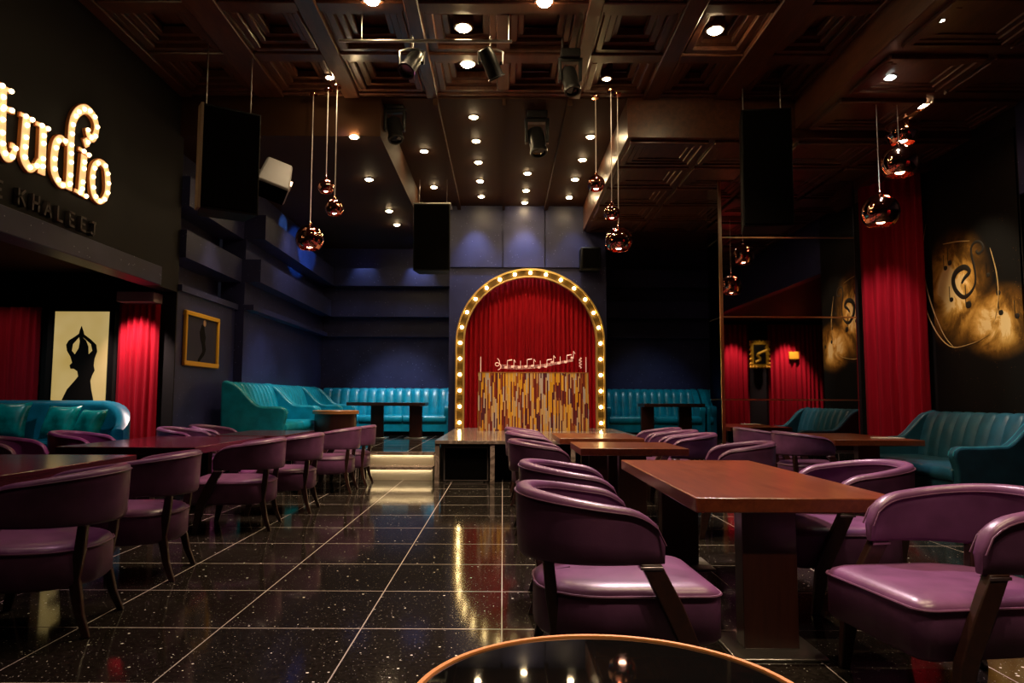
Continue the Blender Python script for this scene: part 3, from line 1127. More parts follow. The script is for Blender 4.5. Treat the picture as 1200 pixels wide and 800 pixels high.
def arch_pts(r, nn=48):
    pts = [Vector((-r, 0))] + [Vector((-r, hs * i / 6)) for i in range(1, 6)]
    for i in range(nn + 1):
        a = PI - PI * i / nn
        pts.append(Vector((r * math.cos(a), hs + r * math.sin(a))))
    pts += [Vector((r, hs * (6 - i) / 6)) for i in range(1, 6)] + [Vector((r, 0))]
    return pts


def arch_loft(r0, r1, y0, y1):
    a, b_ = arch_pts(r0), arch_pts(r1)
    return MB().loft([[Vector((p.x, y0, p.y)), Vector((q.x, y0, q.y)), Vector((q.x, y1, q.y)), Vector((p.x, y1, p.y))] for p, q in zip(a, b_)])


M['arch_bed'] = mat('arch_channel', (0.11, 0.065, 0.016), 0.3, 0.3)
arch_loft(RI, RO, 0.03, 0.12).build('channel', M['arch_bed'], ar, angle=30)
arch_loft(RO - 0.022, RO + 0.010, -0.02, 0.12).build('outer_rim', M['gold'], ar, angle=30)
arch_loft(RI - 0.010, RI + 0.022, -0.02, 0.12).build('inner_rim', M['gold'], ar, angle=30)
mid = (RO + RI) / 2
bulb_me = None
tot = 2 * hs + PI * mid
nb = 25
for i in range(nb):
    s = tot * (i + 0.35) / (nb - 0.3)
    if s < hs:
        x, z = -mid, s
    elif s > hs + PI * mid:
        x, z = mid, hs - (s - hs - PI * mid)
    else:
        a = PI - (s - hs) / mid
        x, z = mid * math.cos(a), hs + mid * math.sin(a)
    if bulb_me is None:
        b0 = MB().sphere((0, 0, 0), 0.034, 14, 10).build('bulb', M['marquee_bulb'], ar)
        bulb_me = b0.data
    else:
        b0 = bpy.data.objects.new('bulb', bulb_me)
        COL.objects.link(b0)
        b0.parent = ar
    b0.location = (x, 0.0, z)

# curtain in the arch: cut by the arch outline behind the frame
curtain('stage_curtain', 'deep red pleated curtain filling the marquee arch', [(AX - 1.43, 15.245), (AX + 1.43, 15.245)], ST + 0.005, ST + hs + 1.36, M['curtain'], 0.095, 0.042, seed=5)
sc_o = bpy.data.objects['stage_curtain']
for v in sc_o.data.vertices:       # hang the fabric from the curved head of the arch
    dx = v.co.x - AX
    top = ST + hs + math.sqrt(max(0.0, 1.46 ** 2 - min(abs(dx), 1.459) ** 2))
    f = (v.co.z - (ST + 0.005)) / (hs + 1.355)
    v.co.z = ST + 0.005 + f * (top - ST - 0.01)

# DJ desk
dk = thing('dj_desk', 'DJ desk faced with upright gold and maroon mosaic strips on stage', 'desk', (0.60, 14.2, ST))
dl, dr = at_y(560, 470, 13.9).x - 0.60, at_y(690, 470, 13.9).x - 0.60
zt = at_y(620, 437, 13.9).z - ST
MB().box(dl, -0.30, 0.0, dr, -0.26, zt).build('mosaic_front', M['mosaic'], dk, smooth=False)
MB().box(dl, -0.26, 0.0, dl + 0.04, 0.40, zt).build('side_panel', M['leg_wood'], dk, smooth=False)
MB().box(dr - 0.04, -0.26, 0.0, dr, 0.40, zt).build('side_panel', M['leg_wood'], dk, smooth=False)
MB().box(dl + 0.04, -0.26, zt - 0.25, dr - 0.04, 0.40, zt - 0.21).build('worktop', M['black'], dk, smooth=False)
MB().box(dl, -0.305, zt, dr, -0.25, zt + 0.018).build('top_rail', M['orange_wood'], dk, smooth=False)
zg = at_y(620, 418, 13.9).z - ST
gl = MB().box(dl + 0.04, -0.286, zt + 0.018, dr - 0.04, -0.278, zg).build('glass_screen', M['glass'], dk, smooth=False)
# engraved music
et = MB()
yE = -0.294
wv = lambda x: zt + 0.13 + 0.060 * math.sin((x - dl) * 2.5 + 2.4) + 0.045 * (x - dl)
for k_ in range(4):
    et.tube([(dl + 0.42 + (dr - dl - 0.72) * i / 50, yE, wv(dl + 0.42 + (dr - dl - 0.72) * i / 50) + (k_ - 1.5) * 0.022 * (1 - 0.5 * i / 50)) for i in range(51)], 0.0022, 4)
# clef
et.tube([(dl + 0.38 + 0.07 * math.sin(a * 1.0) * (1 - a / 16), yE, zt + 0.11 + 0.012 * a - 0.05 * math.cos(a)) for a in [q * 0.3 for q in range(34)]], 0.007, 5)
rn = random.Random(3)
for q in range(11):
    x = dl + 0.54 + (dr - dl - 0.86) * q / 10
    z = wv(x) + rn.uniform(-0.03, 0.05)
    et.sphere((x, yE, z), 0.032, 8, 6, (1, 0.15, 0.75))
    et.tube([(x + 0.026, yE, z), (x + 0.026, yE, z + 0.13)], 0.006, 5)
    if q % 3 == 0:
        et.tube([(x + 0.026, yE, z + 0.13), (x + 0.12, yE, z + 0.145)], 0.010, 5)
    elif q % 3 == 1:
        et.tube([(x + 0.026, yE, z + 0.13), (x + 0.06, yE, z + 0.08)], 0.008, 5)
for xx in (dl + 0.05, dr - 0.05):
    et.box(xx - 0.008, yE, zt + 0.02, xx + 0.008, yE + 0.006, zg)
et.tube([(dr - 0.16 + 0.03 * math.sin(a * 1.3), yE, zt + 0.10 + 0.012 * a) for a in range(18)], 0.008, 5)
et.build('engraved_music', M['etch'], gl)

# ------------------------------------------------------------------ curtains, panel, pictures
p0, p1 = at_y(-60, 400, 9.75), at_y(47, 400, 9.75)
curtain('red_curtain', 'dim red curtain at the left frame edge beside the backlit dancer panel', [(p0.x, 9.72), (p1.x, 9.72)], 0.21, 2.45, M['curtain_dim'], 0.13, 0.04, 'red alcove curtains', 2)
p0, p1 = at_y(139, 400, 9.75), at_y(187, 400, 9.75)
curtain('red_curtain', 'bright red curtain right of the backlit dancer panel', [(p0.x, 9.72), (p1.x, 9.72)], 0.01, 2.50, M['curtain_dim'], 0.10, 0.035, 'red alcove curtains', 3)
curtain('red_curtain', 'tall red curtain between the mirrored column and the gold mural', [(5.84, 11.62), (6.06, 11.25), (6.36, 10.74)], 0.01, 4.72, M['curtain_dim'], 0.17, 0.075, 'tall red curtains', 4)
struct(MB().box(5.80, 10.62, 4.72, XR, 11.70, 4.98).build('trim_30', WOOD, smooth=False, bevel=0.01))
# curtains of the right alcove, seen in the mirror
curtain('red_curtain', 'red curtain seen in the mirror, left of the small gold picture', [(8.2, YF + 0.1), (6.9, YF + 0.1)], 0.05, 3.75, M['curtain_dim'], 0.16, 0.05, 'red curtains mirrored in the column', 6)
curtain('red_curtain', 'red curtain seen in the mirror, right of the small gold picture', [(10.7, YF + 0.1), (8.85, YF + 0.1)], 0.05, 3.75, M['curtain_dim'], 0.16, 0.05, 'red curtains mirrored in the column', 8)
struct(MB().box(6.9, YF + 0.0, 3.75, 11.5, YF + 0.2, 3.86).build('trim_31', M['black_paint'], smooth=False))

# backlit dancer panel
yP = 9.74
a = at_y(66, 365, yP)
c = at_y(130, 365, yP)
xm, hw = (a.x + c.x) / 2, (c.x - a.x) / 2
pn = thing('lightbox_panel', 'backlit cream panel with a black dancer silhouette in the left alcove', 'panel', (xm, yP, 0.85))
zt = a.z - 0.85
MB().box(-hw, -0.02, 0, hw, 0.06, zt).build('lit_panel', M['lightbox'], pn, smooth=False)
b = MB()
b.box(-hw - 0.025, -0.03, -0.02, -hw, 0.07, zt + 0.02).box(hw, -0.03, -0.02, hw + 0.025, 0.07, zt + 0.02).box(-hw, -0.03, zt, hw, 0.07, zt + 0.02).box(-hw, -0.03, -0.02, hw, 0.07, 0.0)
b.build('frame', M['black'], pn, smooth=False)


def pp(px, py):
    q = at_y(px, py, yP)
    return (q.x - xm, -0.03, q.z - 0.85)


fig = [(97, 382), (99, 388), (100, 392), (108, 398), (114, 404), (115, 412), (112, 420), (111, 428), (112, 434), (109, 440), (107, 446), (108, 456), (110, 466), (113, 486), (66, 486), (75, 466), (80, 456), (88, 447), (93, 441), (92, 435), (88, 432), (84, 432), (83, 428), (86, 425), (84, 418), (80, 411), (79, 404), (82, 399), (90, 394), (94, 391), (95, 387)]
MB().prism([pp(*q) for q in fig], (0, 0.008, 0)).build('dancer', M['silhouette'], pn, smooth=False)
for poly in ([(94.3, 395.5), (87.3, 403.3), (86, 411), (89.3, 415), (93.6, 408), (95, 400)], [(99, 395.5), (108, 403.3), (109.6, 411), (105.5, 415), (105.3, 406), (102.7, 399.3)]):
    q = [pp(*p) for p in poly]
    MB().prism([(x, y - 0.003, z) for x, y, z in q], (0, 0.004, 0)).build('arm_gap', M['lightbox'], pn, smooth=False)

# gold-framed picture on the left pier
zc0, zc1 = at_x(219, 363, XL + 0.03).z, at_x(216, 428, XL + 0.03).z
ya, yb_ = at_x(216, 400, XL + 0.03).y, at_x(256, 400, XL + 0.03).y
pf = thing('framed_picture', 'gold framed dark picture of a figure on the navy pier above the chairs', 'picture', (XL, (ya + yb_) / 2, (zc0 + zc1) / 2))
hh, wy = (zc0 - zc1) / 2, (yb_ - ya) / 2
fr = 0.06
b = MB()
for y0, z0, y1, z1 in ((-wy, hh - fr, wy, hh), (-wy, -hh, wy, -hh + fr), (-wy, -hh + fr, -wy + fr, hh - fr), (wy - fr, -hh + fr, wy, hh - fr)):
    b.box(0.0, y0, z0, 0.05, y1, z1)
b.build('frame', M['gold_frame'], pf, bevel=0.012)
cv = MB().box(0.0, -wy + fr, -hh + fr, 0.02, wy - fr, hh - fr).build('canvas', M['slate'], pf, smooth=False)
k2 = min(wy, hh) * 1.25
fg = [(-.02, .50), (.12, .46), (.16, .32), (.26, .12), (.22, -.05), (.30, -.25), (.20, -.42), (.0, -.55), (-.18, -.68), (-.24, -.60), (-.08, -.45), (.08, -.32), (.02, -.12), (-.10, .05), (-.16, .25)]
MB().prism([(0.022, y * k2, z * k2) for y, z in fg], (0.004, 0, 0)).build('painted_figure', M['silhouette'], cv, smooth=False)
MB().sphere((0.024, 0.16 * k2, 0.55 * k2), 0.10 * k2, 10, 8, (0.1, 1, 1.1)).build('painted_face', M['skin'], cv)

# small ornate frames in the right alcove (seen in the mirror)
def mirror_pic(name, label, x, z, w, h):
    t = thing(name, label, 'picture', (x, YF, z))
    b = MB()
    f2 = 0.09
    for x0, z0, x1, z1 in ((-w, h - f2, w, h), (-w, -h, w, -h + f2), (-w, -h + f2, -w + f2, h - f2), (w - f2, -h + f2, w, h - f2)):
        b.box(x0, 0.16, z0, x1, 0.22, z1)
    for k_ in range(24):
        a_ = 2 * PI * k_ / 24
        b.sphere((max(-w, min(w, 1.5 * w * math.cos(a_))), 0.21, max(-h, min(h, 1.5 * h * math.sin(a_)))), 0.05, 8, 6)
    b.build('frame', M['gold_frame'], t)
    cv_ = MB().box(-w + f2, 0.0, -h + f2, w - f2, 0.18, h - f2).build('canvas', M['black'], t, smooth=False)
    MB().tube([(0.10 * math.sin(i * .8) + 0.03 * i - 0.15, 0.19, -h * .6 + h * 1.2 * i / 12) for i in range(13)], 0.045, 8).build('painted_figure', M['gold_frame'], cv_)
mirror_pic('gilt_picture', 'small ornate gilt picture seen in the mirrored column between red curtains', 8.52, 2.75, 0.30, 0.42)
MB().box(9.5, YF + 0.17, 2.60, 9.82, YF + 0.20, 2.84).build('plaque_sign', M['gold_frame'], smooth=False, bevel=0.01)
tag(bpy.data.objects['plaque_sign'], 'little gilt plaque seen in the mirror on the right red curtain', 'plaque')

# unlit sign box above the bright curtain
a = at_y(139, 342, 9.6)
c = at_y(182, 354, 9.6)
o = MB().box(a.x, 9.55, c.z, c.x, 9.82, a.z).build('sign_box', M['grey_sign'], bevel=0.008)
tag(o, 'grey blank sign box above the bright red alcove curtain', 'sign box')

# gold music mural on the right wall
my0, my1 = 8.87, 10.70
mz0, mz1 = 0.95, 4.70
mu = thing('music_mural', 'black and gold wall mural with a swirling treble clef and notes', 'mural', (XR, (my0 + my1) / 2, 2.55))
yy = (my1 - my0) / 2
MB().box(-0.022, -yy, mz0 - 2.55, 0.0, yy, mz1 - 2.55).build('picture_print', M['mural'], mu, smooth=False)


def mp(px, py):
    q = at_x(px, py, XR - 0.024)
    return (-0.024, q.y - (my0 + my1) / 2, q.z - 2.55)


M['ink'] = mat('mural_ink', (0.012, 0.008, 0.004), 0.5)
clef = [(1127, 332), (1130, 326), (1136, 318), (1130, 313), (1121, 318), (1117, 328), (1120, 340), (1129, 348), (1138, 342), (1143, 330), (1142, 315), (1139, 302), (1138, 291), (1142, 284), (1149, 284), (1152, 291), (1147, 297), (1143, 293)]
# smooth the line
pts = []
cp = [Vector(mp(*q)) for q in clef]
for i in range(len(cp) - 1):
    a_, b_, c_, d_ = cp[max(i - 1, 0)], cp[i], cp[i + 1], cp[min(i + 2, len(cp) - 1)]
    for s in range(6):
        t_ = s / 6
        pts.append(0.5 * ((2 * b_) + (c_ - a_) * t_ + (2 * a_ - 5 * b_ + 4 * c_ - d_) * t_ ** 2 + (3 * b_ - a_ - 3 * c_ + d_) * t_ ** 3))
nn = len(pts)
b = MB().tube(pts, 0.03, 8, radii=[0.014 + 0.026 * math.sin(PI * min(1.0, (i + 4) / (nn * 0.55 + 4))) ** 2 + 0.006 for i in range(nn)])
b.v = [Vector((-0.024 + (p.x + 0.024) * 0.15, p.y, p.z)) for p in b.v]
b.build('treble_clef', M['ink'], mu)
for q, (px, py, s) in enumerate(((1113, 308, 1), (1108, 314, .9), (1135, 357, 1.3), (1115, 351, .9), (1170, 343, .9), (1173, 366, .9), (1192, 370, .9), (1158, 322, .8))):
    y, z = mp(px, py)[1:]
    b = MB().sphere((-0.025, y, z), 0.05 * s, 12, 8, (0.08, 1.0, 0.8))
    b.box(-0.027, y + 0.036 * s, z, -0.023, y + 0.046 * s, z + 0.22 * s)
    b.build('note', M['ink'], mu)
M['swirl'] = mat('mural_gold_line', (0.62, 0.40, 0.15), 0.4)
for pts2 in ([(1073, 258), (1071, 285), (1078, 330), (1090, 375), (1112, 405), (1140, 402), (1162, 390)], [(1085, 262), (1081, 300), (1088, 345), (1105, 390), (1121, 410)], [(1160, 290), (1168, 320), (1170, 352), (1164, 382)], [(1105, 286), (1122, 283), (1138, 282)]):
    cp = [Vector(mp(*q)) for q in pts2]
    pp_ = []
    for i in range(len(cp) - 1):
        a_, b_, c_, d_ = cp[max(i - 1, 0)], cp[i], cp[i + 1], cp[min(i + 2, len(cp) - 1)]
        for s in range(6):
            t_ = s / 6
            pp_.append(0.5 * ((2 * b_) + (c_ - a_) * t_ + (2 * a_ - 5 * b_ + 4 * c_ - d_) * t_ ** 2 + (3 * b_ - a_ - 3 * c_ + d_) * t_ ** 3))
    nn = len(pp_)
    MB().tube(pp_, 0.008, 6, radii=[0.002 + 0.007 * math.sin(PI * (i + 0.5) / nn) for i in range(nn)]).build('gold_swirl', M['swirl'], mu)

# ------------------------------------------------------------------ marquee sign on the left header
SX = XL + 0.02
sg = thing('marquee_sign', 'illuminated bulb letters spelling tudio in cream on the dark left wall', 'sign', (XL, 7.0, 3.38))


def sp(px, py):
    q = at_x(px, py, XL + 0.04)
    return Vector((q.y - 7.0, q.z - 3.38))


bm_ = None


def stroke(points, widths, n_sub=6):
    """ribbon outline from control points; returns left and right edges"""
    cp = [Vector(p) for p in points]
    c, w = [], []
    if len(cp) == 2:
        for s in range(7):
            c.append(cp[0].lerp(cp[1], s / 6))
            w.append(widths[0] + (widths[1] - widths[0]) * s / 6)
    else:
        for i in range(len(cp) - 1):
            a_, b_, c_, d_ = cp[max(i - 1, 0)], cp[i], cp[i + 1], cp[min(i + 2, len(cp) - 1)]
            for s in range(n_sub):
                t_ = s / n_sub
                c.append(0.5 * ((2 * b_) + (c_ - a_) * t_ + (2 * a_ - 5 * b_ + 4 * c_ - d_) * t_ ** 2 + (3 * b_ - a_ - 3 * c_ + d_) * t_ ** 3))
                w.append(widths[i] + (widths[i + 1] - widths[i]) * t_)
        c.append(cp[-1])
        w.append(widths[-1])
    return c, w


def letter(name, strokes, bulbs_every=0.105):
    global bm_
    face, side = MB(), MB()
    cl = []
    for pts, wd in strokes:
        c, w = stroke(pts, wd)
        cl.append(c)
        r_in, r_out = [], []
        for i in range(len(c)):
            t_ = (c[min(i + 1, len(c) - 1)] - c[max(i - 1, 0)]).normalized()
            n_ = Vector((-t_.y, t_.x))
            a_, b_ = c[i] + n_ * w[i] / 2, c[i] - n_ * w[i] / 2
            r_in.append([Vector((0.02, a_.x, a_.y)), Vector((0.036, a_.x, a_.y)), Vector((0.036, b_.x, b_.y)), Vector((0.02, b_.x, b_.y))])
            a2, b2 = c[i] + n_ * (w[i] / 2 + 0.008), c[i] - n_ * (w[i] / 2 + 0.008)
            r_out.append([Vector((0.0, a2.x, a2.y)), Vector((0.032, a2.x, a2.y)), Vector((0.032, b2.x, b2.y)), Vector((0.0, b2.x, b2.y))])
        face.loft(r_in)
        side.loft(r_out)
    lo = side.build(name, M['letter_side'], sg, angle=30)
    face.build('letter_face', M['letter_face'], lo, angle=30)
    # bulbs
    for c in cl:
        acc = bulbs_every * 0.6
        for i in range(1, len(c)):
            acc += (c[i] - c[i - 1]).length
            if acc >= bulbs_every:
                acc -= bulbs_every
                if bm_ is None:
                    o = MB().sphere((0, 0, 0), 0.023, 12, 8).build('bulb', M['sign_bulb'], lo)
                    bm_ = o.data
                else:
                    o = bpy.data.objects.new('bulb', bm_)
                    COL.objects.link(o)
                    o.parent = lo
                o.location = (0.044, c[i].x, c[i].y)
    return lo


W_ = 0.104


def S(*pts):
    return [sp(px, py) for px, py in pts]


T_ = [.035, .035]
letter('letter_t', [(S((4, 104), (3, 140), (3, 168), (8, 183), (15, 183), (18, 174), (14, 170)), [W_, W_, W_, .09, .07, .06, .05]), (S((-10, 120), (18, 131)), [.05, .04]), (S((-3, 97), (13, 107)), T_)])
letter('letter_u', [(S((32, 140), (30, 165), (29, 184), (35, 196), (42, 195), (47, 188)), [W_, W_, W_, .09, .06, .05]), (S((51.5, 150), (49.5, 204)), [W_, W_]), (S((25, 133.5), (40, 141.5)), T_), (S((44, 144.5), (58.5, 152)), T_)])
letter('letter_d', [(S((79, 169), (73, 162), (67, 168), (64, 186), (65, 203), (72, 216), (81, 216)), [.05, .06, .10, W_, W_, .07, .05]),
                    (S((81.5, 222), (83, 195), (84, 165), (86, 143), (92.5, 131), (102, 128), (111, 137), (114, 151), (110, 162), (104.5, 158), (102.5, 150)), [W_, W_, W_, .10, .10, .095, .09, .085, .08, .07, .05])])
letter('letter_i', [(S((99.5, 182), (95.5, 229)), [W_, W_]), (S((94, 174), (106, 183)), T_), (S((89, 223), (103, 231)), T_), (S((100.5, 168), (104, 166)), [.09, .09])])
letter('letter_o', [(S((118, 189), (111.5, 195), (109, 210), (111, 228), (118.5, 236), (125.5, 228), (127, 212), (124.5, 196), (118, 189)), [.055, .085, .10, .085, .055, .085, .105, .085, .055])])

# dark bronze capitals below it
ks = thing('letter_sign', 'dark bronze capitals spelling KHALEEJ below the lit sign', 'sign', (XL, 7.0, 3.38))
GL_ = {'K': [((0, 0), (0, 1)), ((0, .45), (.6, 1)), ((.2, .6), (.65, 0))], 'H': [((0, 0), (0, 1)), ((.62, 0), (.62, 1)), ((0, .5), (.62, .5))],
       'A': [((0, 0), (.35, 1)), ((.35, 1), (.7, 0)), ((.15, .35), (.55, .35))], 'L': [((0, 0), (0, 1)), ((0, 0), (.55, 0))],
       'E': [((0, 0), (0, 1)), ((0, 0), (.55, 0)), ((0, .5), (.45, .5)), ((0, 1), (.55, 1))], 'J': [((.45, 1), (.45, .15)), ((.45, .15), (.3, 0)), ((.3, 0), (.05, .1)), ((.2, 1), (.6, 1))]}
HL = 0.135
for chv, px, py in (('E', -6, 228), ('K', 21, 238), ('H', 38, 244.5), ('A', 52, 251), ('L', 67, 257.5), ('E', 81, 263.5), ('E', 94.5, 269), ('J', 106, 274)):
    q_ = at_x(px, py, XL + 0.04)
    o0_ = Vector((q_.y - 7.0, q_.z - 3.38))
    b = MB()
    for (a_, b2) in GL_[chv]:
        A_, B_ = Vector((a_[0] * HL, a_[1] * HL)), Vector((b2[0] * HL, b2[1] * HL))
        d_ = (B_ - A_).normalized()
        n_ = Vector((-d_.y, d_.x)) * 0.012
        A_, B_ = A_ - d_ * 0.01, B_ + d_ * 0.01
        b.prism([(0.002, o0_.x + p.x, o0_.y + p.y) for p in (A_ + n_, B_ + n_, B_ - n_, A_ - n_)], (0.045, 0, 0))
    b.build('capital_' + chv.lower(), M['bronze'], ks, smooth=False)

# ------------------------------------------------------------------ pendants
def make_pendant():
    root = thing('pendant_lamp', 'x', 'pendant lamp')
    return root


def pendant(px, py, dpx, d, ztop, label, group):
    c = at_y(px, py, d)
    r = dpx / 2 / F * d
    root = thing('pendant_lamp', label, 'pendant lamp', (c.x, c.y, c.z), 0, group)
    b = MB()
    prof = []
    n = 22
    for i in range(n + 1):
        a_ = R(6) + (R(137) - R(6)) * i / n
        prof.append((r * math.sin(a_), r * math.cos(a_)))
    inner = [((r - 0.006) * math.sin(R(137) - (R(137) - R(6)) * i / n), (r - 0.006) * math.cos(R(137) - (R(137) - R(6)) * i / n)) for i in range(n + 1)]
    sh = MB().lathe(prof + inner, 40, cap0=False, cap1=False).build('shade', M['copper'], root, angle=60)
    MB().lathe([(0.018, r - 0.01), (0.022, r - 0.005), (0.022, r + 0.03), (0.008, r + 0.05)], 14).build('cap', M['copper'], root)
    MB().lathe([(0.006, r - 0.02), (0.02, r - 0.03), (0.02, 0.15 * r), (0.012, 0.05 * r)], 12).build('socket', M['black'], root)
    MB().sphere((0, 0, -0.30 * r), 0.36 * r, 16, 12).build('bulb', M['pendant_bulb'], root)
    MB().tube([(0, 0, r + 0.045), (0, 0, ztop - c.z - 0.02)], 0.005 if d < 9.2 else 0.006, 6).build('cable', M['cord'], root)
    MB().lathe([(0.05, ztop - c.z - 0.03), (0.055, ztop - c.z - 0.02), (0.055, ztop - c.z)], 20).build('canopy', M['copper'], root)
    return root


PG1, PG2, PG3 = 'left pendant cluster', 'middle pendant cluster', 'right pendant cluster'
pendant(363, 280, 33, 9.55, ZC, 'large copper globe pendant hanging lowest in the left cluster', PG1)
pendant(382, 219, 19, 9.40, ZC, 'smallest copper globe pendant, highest in the left cluster', PG1)
pendant(392, 244, 21.5, 9.30, ZC, 'middle sized copper globe pendant on the right of the left cluster', PG1)
pendant(725, 282, 32, 9.50, ZC, 'large copper globe pendant hanging lowest in the middle cluster', PG2)
pendant(717, 250, 19, 9.40, ZC, 'small copper globe pendant just above the largest in the middle cluster', PG2)
pendant(698.5, 215.5, 21, 9.60, ZC, 'copper globe pendant hanging highest, on the left of the middle cluster', PG2)
zr = ZR
pendant(1031.5, 248.5, 43, 8.75, zr, 'copper globe pendant hanging lowest in the right cluster before the red curtain', PG3)
pendant(1054, 190.5, 43, 8.75, zr, 'copper globe pendant in the middle of the right cluster', PG3)
pendant(1057.5, 155, 38, 9.4, zr, 'copper globe pendant highest and rearmost in the right cluster', PG3)
# ------------------------------------------------------------------ downlights
LIGHTS = []


def spot(loc, target, power, col, size=60, blend=0.6, rad=0.05, name='spot_light'):
    l = bpy.data.lights.new(name, 'SPOT')
    l.energy = power
    l.color = col
    l.spot_size = R(size)
    l.spot_blend = blend
    l.shadow_soft_size = rad
    o = bpy.data.objects.new(name, l)
    COL.objects.link(o)
    o.location = loc
    o.rotation_euler = (Vector(target) - Vector(loc)).to_track_quat('-Z', 'Y').to_euler()
    return o


WARM = (1.0, 0.74, 0.46)
dl_proto = [None]


def downlight(x, y, z, label, group, power=130, cool=False, size=85, r=0.062, top=None):
    key = 1 if cool else 0
    root = thing('downlight', label, 'downlight', (x, y, z), 0, group)
    MB().lathe([(r, 0.0), (r + 0.018, -0.004), (r + 0.022, -0.010), (r, -0.012), (r - 0.004, -0.004)], 24, cap0=False, cap1=False).build('trim_ring', M['steel'], root)
    MB().lathe([(0.25 * r, -0.55 * r), (0.7 * r, -0.40 * r), (r, -0.1 * r), (r, 0.0)], 24).build('lens', M['lamp_cool'] if cool else M['lamp'], root)
    if top:
        MB().lathe([(r + 0.02, -0.002), (r + 0.03, 0.01), (r + 0.03, top - z)], 28).build('housing', M['ceil_wood'], root, angle=30)
    if power:
        spot((x, y, z - 0.06), (x, y, 0), power, (0.95, 1.0, 0.95) if cool else WARM, size, 0.7, 0.05)
    return root


ORD = ['first', 'second', 'third', 'fourth', 'fifth', 'sixth']
GDL = 'downlights over the stage'
rows = [([(555, 137), (558, 165), (560.5, 190), (562.5, 212), (564, 230)], ZC, 'left of centre'),
        ([(618, 203), (616.5, 223), (615, 239)], ZC, 'right of centre, above the arch'),
        ([(497, 177), (508.5, 219)], ZC, 'above the hanging left speaker'),
        ([(692, 160), (682.5, 187), (674, 210), (667, 231)], ZC, 'right of the stage'),
        ([(415, 160), (432.5, 210), (456, 247), (465, 263)], ZS, 'over the left platform')]
for pts, z, nm in rows:
    for i, (px, py) in enumerate(pts):
        p = at_z(px, py, z - 0.004)
        yy_ = min(p.y, YA - 0.35 if z == ZC else YB - 0.5)
        downlight(p.x * yy_ / p.y, yy_, z, 'recessed warm downlight, %s from the front in the row %s' % (ORD[i], nm), GDL, 60 if yy_ > 13.4 else 105)
GD2 = 'downlights in the coffered ceiling'
ZK = ZC + 0.27
for px, py, lab, pw in ((436, 2, 'in the coffer at the top edge, left of the lighting bar', 300), (543, 34, 'brightest in the coffer above the lighting bar', 300), (548, 76, 'just below the lighting bar', 300),
                        (638, 4, 'large and bright at the top edge right of centre', 300), (386, 105, 'beside the left pendant cables', 40), (711, 107, 'beside the middle pendant cables', 40), (838, 37, 'alone in the coffers on the right', 300)):
    p = at_z(px, py, ZC + 0.03)
    if p.y > YC - 0.5:
        p = p * (YC - 0.55) / p.y
    downlight(p.x, p.y, ZC + 0.05, 'warm ceiling downlight ' + lab, GD2, pw, size=95, r=0.085 if pw > 100 else 0.05, top=ZK)
for px, py, z, lab, cool in ((1103, 22, zr, 'recessed white downlight at the top right corner', True), (1043, 91, zr, 'recessed white downlight beside the right pendant cables', True), (1079, 124, zr, 'recessed amber downlight right of the right pendant cluster', False)):
    p = at_z(px, py, z - 0.01)
    downlight(p.x, min(p.y, YC - 0.2), z, lab, GD2, 60, cool)
p = at_z(6, 332, 2.95)
downlight(p.x, p.y, 2.95, 'recessed white downlight in the left alcove ceiling', 'alcove downlights', 45)
# added spots above the frame, without lamp bodies, to light the near tables
for x, pw in ((-3.9, 40), (-1.6, 50), (0.3, 130), (1.45, 330), (2.75, 240)):
    for y in (1.6, 4.2):
        spot((x, y, ZC - 0.05), (x, y, 0), pw, WARM, 70, 0.7, 0.06)

# ------------------------------------------------------------------ stage lighting rig
zb = at_y(480, 48, 7.6).z
xa_, xb_ = at_y(397, 48, 7.6).x, at_y(600, 48, 7.6).x
lb = thing('lighting_bar', 'steel lighting bar hanging below the coffered ceiling', 'lighting bar', (0, 7.6, zb))
MB().tube([(xa_, 0, 0), (xb_, 0, 0)], 0.018, 10).build('pipe', M['steel'], lb)
for x in (xa_ + 0.25, xb_ - 0.04):
    MB().tube([(x, 0, 0.0), (x, 0, ZC + 0.30 - zb)], 0.008, 6).build('hanger', M['steel'], lb)


def par_can(label, px, z0, aim, y=7.6):
    x = at_y(px, 48, y).x
    t = thing('par_can', label, 'stage light', (x, y, z0), 0, 'par cans on the lighting bar')
    MB().tube([(0, 0, -0.09), (0, 0.04, -0.035), (0, 0.044, 0.01), (0, 0.022, 0.044), (0, -0.022, 0.044), (0, -0.044, 0.01)], 0.011, 8).build('mount_clamp', M['steel'], t)
    MB().tube([(-0.13, 0, -0.26), (-0.135, 0, -0.12), (-0.06, 0, -0.09), (0.06, 0, -0.09), (0.135, 0, -0.12), (0.13, 0, -0.26)], 0.011, 8).build('yoke', M['steel'], t)
    d = Vector(aim).normalized()
    q = d.to_track_quat('Z', 'Y').to_matrix().to_4x4()
    mt = Matrix.Translation((0, 0, -0.25)) @ q
    can = MB().lathe([(0.03, -0.17), (0.07, -0.16), (0.085, -0.10), (0.085, 0.15), (0.10, 0.155), (0.10, 0.17), (0.08, 0.17), (0.075, 0.0)], 24, mat=mt).build('can', M['black_metal'], t, angle=35)
    MB().lathe([(0.002, 0.10), (0.078, 0.105)], 24, mat=mt, cap0=False, cap1=False).build('lens', M['steel'], can)
    for s in (1, -1):
        MB().lathe([(0.02, 0.0), (0.02, 0.03)], 10, (s * 0.13 - (0.03 if s > 0 else 0), 0, -0.25), Matrix.Rotation(PI / 2, 4, 'Y')).build('knob', M['black'], t)
    return t


par_can('steel framed par light left on the lighting bar', 483, zb, (-0.3, -0.5, -0.8))
par_can('dark par light near the right end of the lighting bar', 575, zb, (0.4, 0.4, -0.8))


